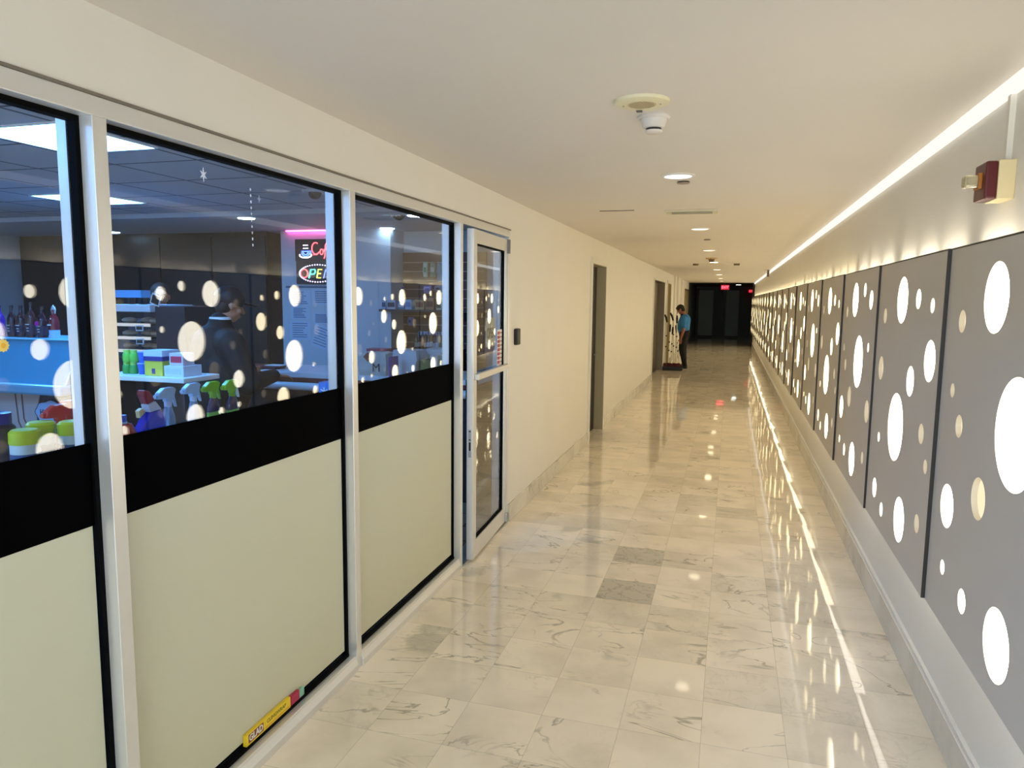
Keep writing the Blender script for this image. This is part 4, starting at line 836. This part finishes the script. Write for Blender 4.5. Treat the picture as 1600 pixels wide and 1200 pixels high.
# blue snowflake box by second post
q = at_x(513, 605, -2.45); t = thing('frozen_treat_box', (-2.45, q.y+.02, ZG), 'bright blue box with a white snowflake beside the second window post', 'box')
hh = at_x(513, 596, -2.45).z-ZG
build('carton_body', bx(bm_(), -.04, .04, -.07, .08, 0, hh), mat('snow_blue', (30, 120, 200), .4), t, bevel=.003)
bm = bm_()
for k in range(3): bx(bm, -.003, .003, -.0015, .0015, -.028, .028, RM(0, -.0715, hh-.06, ry=k*PI/3))
for k in range(3): bx(bm, -.0015, .0015, -.004, .004, -.028, .028, RM(.041, .0, hh-.06, rx=k*PI/3))
build('snowflake', bm, M_WHITE, t)
build('pale_side', bx(bm_(), -.041, .039, -.0715, -.0705, .05, hh-.1), mat('snow_pale', (170, 200, 230), .5), t)
# cling wrap box lying on the inner sill of window 2
a, b = at_x(366, 1176, -1.66), at_x(436, 1104, -1.66)
cw = thing('cling_wrap_box', (GX+.0145, a.y, ZB+.013), 'long yellow cling wrap box lying on the sill against the glass', 'box'); Lw = b.y-a.y
Lw = max(.12, min(.34, Lw))
build('yellow_carton', bx(bm_(), -.008, .008, 0, Lw, 0, .044), mat('wrap_yellow', (232, 200, 40), .4), cw, bevel=.002)
lg = build('logo_patch', bx(bm_(), .008, .0088, .012, Lw*.36, .008, .040), mat('wrap_brown_red', (130, 60, 46), .4), cw)
text_mesh('logo_lettering', 'GLAD', .034, M_WHITE, lg, RM(.0090, Lw*.36*.5+.006, .024, rx=PI/2, rz=PI/2), .0004, bold=.001, sx=Lw*.36/.11)
text_mesh('product_lettering', 'CLINGWRAP', .020, mat('wrap_green_ink', (120, 120, 30), .5), cw, RM(.0083, Lw*.66, .028, rx=PI/2, rz=PI/2), .0004, bold=.0006, sx=Lw/.26)
build('red_swoosh', bx(bm_(), .0080, .0084, Lw*.40, Lw*.97, .006, .012), mat('wrap_orange', (222, 160, 40), .4), cw)
c2 = thing('crimson_packet', (GX+.0145, a.y+Lw+.004, ZB+.013), 'small crimson packet with a pale green end beside the cling wrap box', 'packet')
build('packet_body', bx(bm_(), -.0075, .0075, 0, .06, 0, .040), mat('packet_crimson', (170, 16, 70), .4), c2, bevel=.003); build('pale_end', bx(bm_(), -.007, .007, .06, .095, 0, .035), mat('packet_pale_green', (130, 190, 165), .4), c2, bevel=.003)

# window decals
def decal(nm, px, py, poly, m, lab, cat='sticker', n=0):
    q = at_x(px, py, GX+.0065); t = thing(nm, tuple(q), lab, cat); return t
t = decal('star_sticker', 318, 273, None, None, 'small white star sticker high on the middle window')
bm = bm_(); prism(bm, [((.018 if k % 2 == 0 else .006)*math.sin(k*PI/6), (.018 if k % 2 == 0 else .006)*math.cos(k*PI/6)*1.3) for k in range(12)], 'x', -.001, .0); build('star_shape', bm, mat('decal_white', (210, 220, 240), .6), t)
t = decal('star_sticker', 405, 311, None, None, 'faint tiny star sticker near the line of white dots')
bm = bm_(); prism(bm, [((.011 if k % 2 == 0 else .004)*math.sin(k*PI/4), (.011 if k % 2 == 0 else .004)*math.cos(k*PI/4)*1.3) for k in range(8)], 'x', -.001, .0); build('star_shape', bm, mat('decal_faint', (150, 160, 190), .6), t)
gd_ = 'white dots in the hanging dotted line on the middle window'
a0, a1 = Vector((391, 296)), Vector((395, 383))
for k in range(10):
    p_ = a0.lerp(a1, k/9); q = at_x(p_.x, p_.y, GX+.0065)
    o = build('dot_sticker', lathe(bm_(), [(0, 0), (.003, 0), (.003, .0008), (0, .0008)], 10, M=Matrix.Diagonal((1, 1, 1.7, 1)) @ RM(0, 0, 0, ry=PI/2)), MATS['decal_white']); o.location = q
    tag(o, ('topmost' if k == 0 else 'lowest' if k == 9 else ['', 'second', 'third', 'fourth', 'fifth', 'sixth', 'seventh', 'eighth', 'ninth'][k]) + ' white dot of the dotted line on the middle window' + ('' if k in (0, 9) else ', counted from the top'), 'sticker', gd_)
q = at_x(5, 540, GX+.0065); t = thing('flower_sticker', tuple(q), 'yellow flower sticker on the glass at the left edge', 'sticker')
bm = bm_(); prism(bm, [((.016 if k % 2 == 0 else .013)*math.sin(k*PI/12), (.016 if k % 2 == 0 else .013)*math.cos(k*PI/12)) for k in range(24)], 'x', -.001, 0); build('petals', bm, mat('flower_yellow', (245, 215, 110), .6), t)
build('flower_centre', lathe(bm_(), [(0, 0), (.006, 0), (.006, .001), (0, .001)], 12, M=RM(0, 0, 0, ry=PI/2)), mat('flower_orange', (235, 180, 60), .6), t)

# ------------------------------------------------------------------ people
def cone(bm, a, b, ra, rb, n=14):
    a, b = Vector(a), Vector(b); tube(bm, [a, (a+b)/2, b], [ra, (ra+rb)/2, rb], n); ball(bm, a, ra, n=n); ball(bm, b, rb, n=n)
def fused(name, bm, m, parent, vox=.008, smooth=4, label=None):
    me = bpy.data.meshes.new('t'); bmesh.ops.recalc_face_normals(bm, faces=bm.faces); bm.to_mesh(me); bm.free(); o = bpy.data.objects.new('t', me); COL.objects.link(o)
    r = o.modifiers.new('r', 'REMESH'); r.mode = 'VOXEL'; r.voxel_size = vox; s = o.modifiers.new('s', 'SMOOTH'); s.iterations = smooth; s.factor = .5
    bpy.context.view_layer.update(); dg = bpy.context.evaluated_depsgraph_get(); m2 = bpy.data.meshes.new_from_object(o.evaluated_get(dg)); bpy.data.objects.remove(o)
    m2.materials.clear(); m2.materials.append(m)
    for p in m2.polygons: p.use_smooth = True
    ob = bpy.data.objects.new(name, m2); COL.objects.link(ob); ob.parent = parent
    if label: ob['label'] = label
    return ob
def head(bm, c, R):
    # c: head centre, R: 3x3 orientation (face along local +Y)
    def P(x, y, z): return c + R @ Vector((x, y, z))
    q = R.to_euler()
    ball(bm, P(0, -.008, .025), .094, (.80, 1.0, .95), 18, q); ball(bm, P(0, .018, -.045), .07, (.80, .95, 1.0), 16, q); ball(bm, P(0, .05, -.085), .030, (1, .9, .8), 12, q)
    cone(bm, P(0, .086, .012), P(0, .112, -.025), .009, .014, 8); ball(bm, P(-.012, .102, -.028), .009, n=8); ball(bm, P(.012, .102, -.028), .009, n=8)
    ball(bm, P(0, .086, -.058), .018, (1.3, .6, .35), 10, q); ball(bm, P(0, .084, -.069), .017, (1.1, .6, .35), 10, q); ball(bm, P(0, .078, .035), .05, (1.1, .3, .25), 12, q)
    for s in (-1, 1): ball(bm, P(s*.078, -.012, -.005), .03, (.35, .7, 1.0), 10, q); ball(bm, P(s*.045, .06, -.025), .03, (.8, .7, .7), 10, q)
def hand(bm, w, d, up, side, s=1.0, curl=.5):
    # w wrist, d direction to fingertips, up = back of the hand normal, side = thumb direction
    w, d, up, side = Vector(w), Vector(d).normalized(), Vector(up).normalized(), Vector(side).normalized()
    for k in (-1.5, -.5, .5, 1.5):
        base = w + d*.08*s + side*(-k*.019)*s; cone(bm, w+d*.015*s+side*(-k*.010)*s, base, .014*s, .011*s, 8)
        L = (.068, .078, .074, .058)[int(k+1.5)]*s; p = base; dd = d.copy()
        for j in range(3):
            dd = (dd - up*curl*.5).normalized(); q = p + dd*L*(.42, .32, .26)[j]; cone(bm, p, q, (.0092-.0008*j)*s, (.0086-.0008*j)*s, 8); p = q
    t0 = w + d*.02*s + side*.022*s; t1 = t0 + (d*.6+side*.7).normalized()*.045*s; t2 = t1 + (d*.9+side*.15-up*.2).normalized()*.035*s
    cone(bm, t0, t1, .014*s, .011*s, 8); cone(bm, t1, t2, .010*s, .009*s, 8)
V = Vector
M_SK = mat('skin_tan', (176, 120, 92), .55); M_SK2 = mat('skin_dark_tan', (150, 96, 72), .55); M_HAIR = mat('dark_hair', (18, 13, 12), .7)
# --- man in blue polo, side-on, looking down (local +Y = facing direction)
fp = at_z(1066, 575, 0)
mn = thing('person', (-1.10, 19.0, 0), 'person in blue polo and dark trousers looking down at brooms, far down the corridor', 'person', rz=PI/2-.15)
HR = Euler((-.62, 0, 0)).to_matrix()   # chin down
hc_ = V((0, .115, 1.49))
bm = bm_(); head(bm, hc_, HR)
cone(bm, (0, -.01, 1.30), (0, .07, 1.43), .06, .055)
cone(bm, (0, .02, .95), (0, .02, 1.22), .11, .11)
for s in (-1, 1):
    hip, kn, an = V((s*.09, 0, .90)), V((s*.10, .03, .50)), V((s*.10, -.01 + (-.05 if s < 0 else .0), .09))
    cone(bm, hip, kn, .08, .055); cone(bm, kn, an, .05, .036); cone(bm, an, an+V((0, .16, -.05)), .035, .03)
    sh_, el = V((s*.19, -.02, 1.27)), V((s*.235, -.03, .99)); wr = V((s*.24, .03, .77))
    cone(bm, (s*.08, -.01, 1.26), sh_, .045, .045); cone(bm, sh_, el, .046, .040); cone(bm, el, wr, .040, .027)
    hand(bm, wr, (0, .12, -1), (s, 0, 0), (0, 1, .0), 1.0, .45)
body = fused('body', bm, M_SK2, mn)
bm = bm_(); cone(bm, (0, .015, .95), (0, .035, 1.08), .145, .165); cone(bm, (0, .035, 1.08), (0, -.005, 1.24), .165, .145); cone(bm, (0, -.01, 1.24), (0, 0, 1.32), .12, .075)
for s in (-1, 1): cone(bm, (s*.10, -.01, 1.245), (s*.19, -.02, 1.26), .085, .072); cone(bm, (s*.19, -.02, 1.26), (s*.225, -.028, 1.08), .072, .066)
fused('polo_shirt', bm, mat('polo_blue', (36, 120, 180), .7), mn, .01)
bm = bm_(); cone(bm, (0, .03, 1.31), (0, .05, 1.35), .075, .068); fused('shirt_collar', bm, mat('collar_navy', (20, 44, 84), .7), mn, .01)
bm = bm_(); cone(bm, (0, .0, .93), (0, .0, .86), .14, .135)
for s in (-1, 1):
    an = V((s*.10, -.01 + (-.05 if s < 0 else .0), .09)); cone(bm, (s*.085, 0, .88), (s*.10, .03, .50), .105, .078); cone(bm, (s*.10, .03, .50), an, .078, .062)
fused('trousers', bm, mat('trouser_black', (5, 5, 8), .9), mn, .01)
for s in (-1, 1):
    an = V((s*.10, -.01 + (-.05 if s < 0 else .0), .09)); bm = bm_(); bx(bm, -.045, .045, -.07, .20, 0, .03, RM(an.x, an.y, 0)); cone(bm, an+V((0, -.03, -.03)), an+V((0, .15, -.045)), .045, .038); fused('shoe', bm, mat('shoe_black', (10, 10, 12), .4), mn, .008, 2)
bm = bm_(); q = HR.to_euler()
ball(bm, hc_+HR @ V((0, -.018, .042)), .101, (.84, 1.02, .92), 18, q); ball(bm, hc_+HR @ V((0, -.045, -.01)), .085, (.85, .75, .95), 16, q); ball(bm, hc_+HR @ V((0, .055, .085)), .04, (1.3, .8, .7), 12, q); fused('hair', bm, M_HAIR, mn, .008)
bm = bm_()
for s in (-1, 1): ball(bm, hc_+HR @ V((s*.03, .078, .002)), .011)
build('eyes', bm, M_BLACK, mn, True)
# brooms and dustpans on a black base mat
br = at_y(1052, 577, 18.55)
tray = thing('broom_stand', (-1.34, 18.3, 0), 'low black base tray holding the brooms by the left wall', 'stand'); build('base', bx(bm_(), -.21, .27, -.14, .14, 0, .045), M_BLACK, tray, bevel=.01); build('side_lip', bx(bx(bm_(), -.21, .27, -.14, -.12, .045, .1), -.21, .27, .12, .14, .045, .1), M_BLACK, tray)
for k, (x, tx, h, lab) in enumerate(((-.16, -.14, 1.16, 'leftmost lobby broom with white pole and black grip'), (-.09, -.07, .92, 'short dustpan pole, second from the left'), (-.02, -.10+.10, .86, 'short dustpan pole with black grip, third from the left'), (.05, .0, 1.20, 'tall broom with long dark leaning grip, fourth from the left'), (.11, .10, 1.14, 'tall broom with dark grip nearest the man'), (.17, .09, .90, 'short leaning pole beside the man in the blue polo'))):
    t = thing('lobby_broom', (-1.34+x, 18.25+.08*(k % 2), .047), lab, 'broom', 'lobby brooms and dustpans by the wall')
    build('pole', tube(bm_(), [(0, 0, .12), (tx-x, 0, h)], .011, 8), mat('pole_white', (222, 214, 190), .4), t)
    d = V((tx-x, 0, h-.12)).normalized(); a = V((tx-x, 0, h))
    build('grip', tube(bm_(), [a-d*.02, a+d*.10+V((-.03 if k in (0, 3) else 0, 0, 0)), a+d*.17+V((-.07 if k in (0, 3) else 0, 0, 0))], [.02, .026, .018], 8), M_BLACK, t)
    for zz in (.40, .66): build('clip', ball(bm_(), V((0, 0, .12))+V((tx-x, 0, h-.12))*zz, .02, n=8), M_BLACK, t)
    build('brush_head', prism(bm_(), [(-.03, .13), (.03, .13), (.05, .0), (-.05, .0)], 'y', -.028, .028), mat('brush_maroon', (96, 20, 30), .7), t)

# --- cap man at the counter, back three-quarter view, facing away and to the right
cmx = at_y(342, 500, 4.42)
cm = thing('person', (cmx.x, 4.42, 0), 'person in black jacket and baseball cap seen from behind in the shop', 'person', rz=-.5)
# local +Y facing; he leans forward a little
hc2 = V((0, .085, 1.635)); HR2 = Euler((-.28, 0, -.05)).to_matrix()
bm = bm_(); head(bm, hc2, HR2); cone(bm, (0, 0, 1.43), (0, .05, 1.56), .062, .058); cone(bm, (0, 0, .98), (0, 0, 1.33), .15, .17)
for s in (-1, 1):
    cone(bm, (s*.09, 0, .95), (s*.10, .02, .52), .08, .055); cone(bm, (s*.10, .02, .52), (s*.10, 0, .09), .05, .036); cone(bm, (s*.10, 0, .09), (s*.11, .15, .04), .035, .03)
    sh_ = V((s*.215, -.01, 1.38)); el = V((s*.33, .05, 1.10)); wr = V((s*.20, .33, 1.12)) if s > 0 else V((s*.22, .28, 1.14))
    cone(bm, (s*.08, 0, 1.38), sh_, .07, .06); cone(bm, sh_, el, .055, .045); cone(bm, el, wr, .042, .028)
    hand(bm, wr, (-.15*s, 1, -.1), (0, .1, 1), (-s, 0, 0), 1.0, .6)
fused('body', bm, M_SK, cm)
M_JK = mat('jacket_black', (6, 7, 12), .75)
bm = bm_(); cone(bm, (0, 0, .92), (0, .0, 1.12), .185, .20); cone(bm, (0, 0, 1.12), (0, -.01, 1.30), .20, .20); cone(bm, (0, -.01, 1.34), (0, .01, 1.505), .18, .086); ball(bm, (0, 0, 1.1), .25, (1.2, .85, 1.3))
for s in (-1, 1):
    sh_ = V((s*.225, -.01, 1.36)); el = V((s*.34, .05, 1.09)); wr = V((s*.20, .31, 1.12)) if s > 0 else V((s*.22, .26, 1.14))
    cone(bm, (s*.09, 0, 1.37), sh_, .115, .105); cone(bm, sh_, el, .105, .088); cone(bm, el, wr, .074, .05)
fused('jacket', bm, M_JK, cm, .011)
build('white_collar', lathe(bm_(), [(.07, 0), (.078, 0), (.076, .018), (.066, .02)], 24, (0, .012, 1.535)), M_PAP, cm, True, label='thin white shirt collar')
bm = bm_(); cone(bm, (0, 0, .95), (0, 0, .86), .15, .145)
for s in (-1, 1): cone(bm, (s*.09, 0, .9), (s*.10, .02, .52), .11, .08); cone(bm, (s*.10, .02, .52), (s*.10, 0, .1), .08, .065)
fused('trousers', bm, mat('trouser_charcoal', (18, 18, 24), .7), cm, .011)
for s in (-1, 1): bm = bm_(); cone(bm, (s*.10, -.03, .05), (s*.11, .15, .045), .05, .042); fused('shoe', bm, M_BLACK, cm, .01, 2)
q = HR2.to_euler(); bm = bm_(); ball(bm, hc2+HR2 @ V((0, -.012, .055)), .108, (.86, 1.03, .82), 20, q); cap = fused('baseball_cap', bm, mat('cap_navy', (12, 16, 28), .6), cm, .008)
bm = bm_(); ball(bm, hc2+HR2 @ V((0, .125, .045)), .075, (.95, 1.0, .13), 16, q); fused('cap_brim', bm, mat('cap_navy'), cap, .005)
text_mesh('cap_lettering', 'M', .03, M_PAP, cap, Matrix.Translation(hc2) @ HR2.to_4x4() @ RM(-.055, -.108, .06, rx=FACE_Y, rz=-.4), .001, bold=.001)
bm = bm_(); ball(bm, hc2+HR2 @ V((0, -.045, -.02)), .082, (.9, .7, .75), 16, q); fused('hair', bm, M_HAIR, cm, .008)
# --- man behind the pastry case, face turned right
fm = at_y(250, 459, 5.62)
f2 = thing('person', (fm.x, 5.62, 0), 'person with short dark hair in dark shirt standing behind the pastry case', 'person', rz=PI+.75)
hz = fm.z-.03; hc3 = V((0, .05, hz)); HR3 = Euler((-.1, 0, .0)).to_matrix()
bm = bm_(); head(bm, hc3, HR3); cone(bm, (0, 0, hz-.20), (0, .03, hz-.08), .062, .056); cone(bm, (0, 0, .98), (0, 0, hz-.30), .15, .16)
for s in (-1, 1):
    cone(bm, (s*.09, 0, .95), (s*.10, .02, .52), .08, .055); cone(bm, (s*.10, .02, .52), (s*.10, 0, .09), .05, .036); cone(bm, (s*.10, 0, .09), (s*.10, .15, .04), .035, .03)
    sh_ = V((s*.20, -.01, hz-.26)); el = V((s*.25, .02, hz-.55)); wr = V((s*.18, .22, hz-.62)); cone(bm, (s*.08, 0, hz-.26), sh_, .065, .058); cone(bm, sh_, el, .052, .042); cone(bm, el, wr, .04, .028); hand(bm, wr, (0, 1, -.2), (0, .2, 1), (-s, 0, 0), 1, .5)
fused('body', bm, M_SK, f2)
bm = bm_(); cone(bm, (0, 0, .92), (0, 0, 1.25), .17, .185); cone(bm, (0, 0, 1.25), (0, 0, hz-.21), .175, .085)
for s in (-1, 1):
    sh_ = V((s*.20, -.01, hz-.28)); el = V((s*.26, .02, hz-.55)); wr = V((s*.18, .20, hz-.62)); cone(bm, (s*.08, 0, hz-.29), sh_, .095, .08); cone(bm, sh_, el, .078, .062); cone(bm, el, wr, .06, .045)
fused('shirt', bm, mat('shirt_navy', (14, 20, 38), .7), f2, .011)
bm = bm_(); cone(bm, (0, 0, .95), (0, 0, .86), .15, .145)
for s in (-1, 1): cone(bm, (s*.09, 0, .9), (s*.10, .02, .52), .11, .08); cone(bm, (s*.10, .02, .52), (s*.10, 0, .1), .08, .065)
fused('trousers', bm, MATS['trouser_charcoal'], f2, .011)
for s in (-1, 1): bm = bm_(); cone(bm, (s*.10, -.03, .05), (s*.10, .15, .045), .05, .042); fused('shoe', bm, M_BLACK, f2, .01, 2)
q = HR3.to_euler(); bm = bm_(); ball(bm, hc3+HR3 @ V((0, -.024, .045)), .100, (.85, .98, .90), 18, q); ball(bm, hc3+HR3 @ V((0, -.05, -.01)), .08, (.9, .7, .9), 14, q); fused('hair', bm, M_HAIR, f2, .008)
bm = bm_()
for s in (-1, 1): ball(bm, hc3+HR3 @ V((s*.030, .080, .004)), .011)
build('eyes', bm, M_BLACK, f2, True)
bm = bm_()
for s in (-1, 1): tube(bm, [hc3+HR3 @ V((s*.014, .090, .030)), hc3+HR3 @ V((s*.030, .090, .035)), hc3+HR3 @ V((s*.048, .078, .028))], .005, 6)
build('eyebrows', bm, M_HAIR, f2, True)
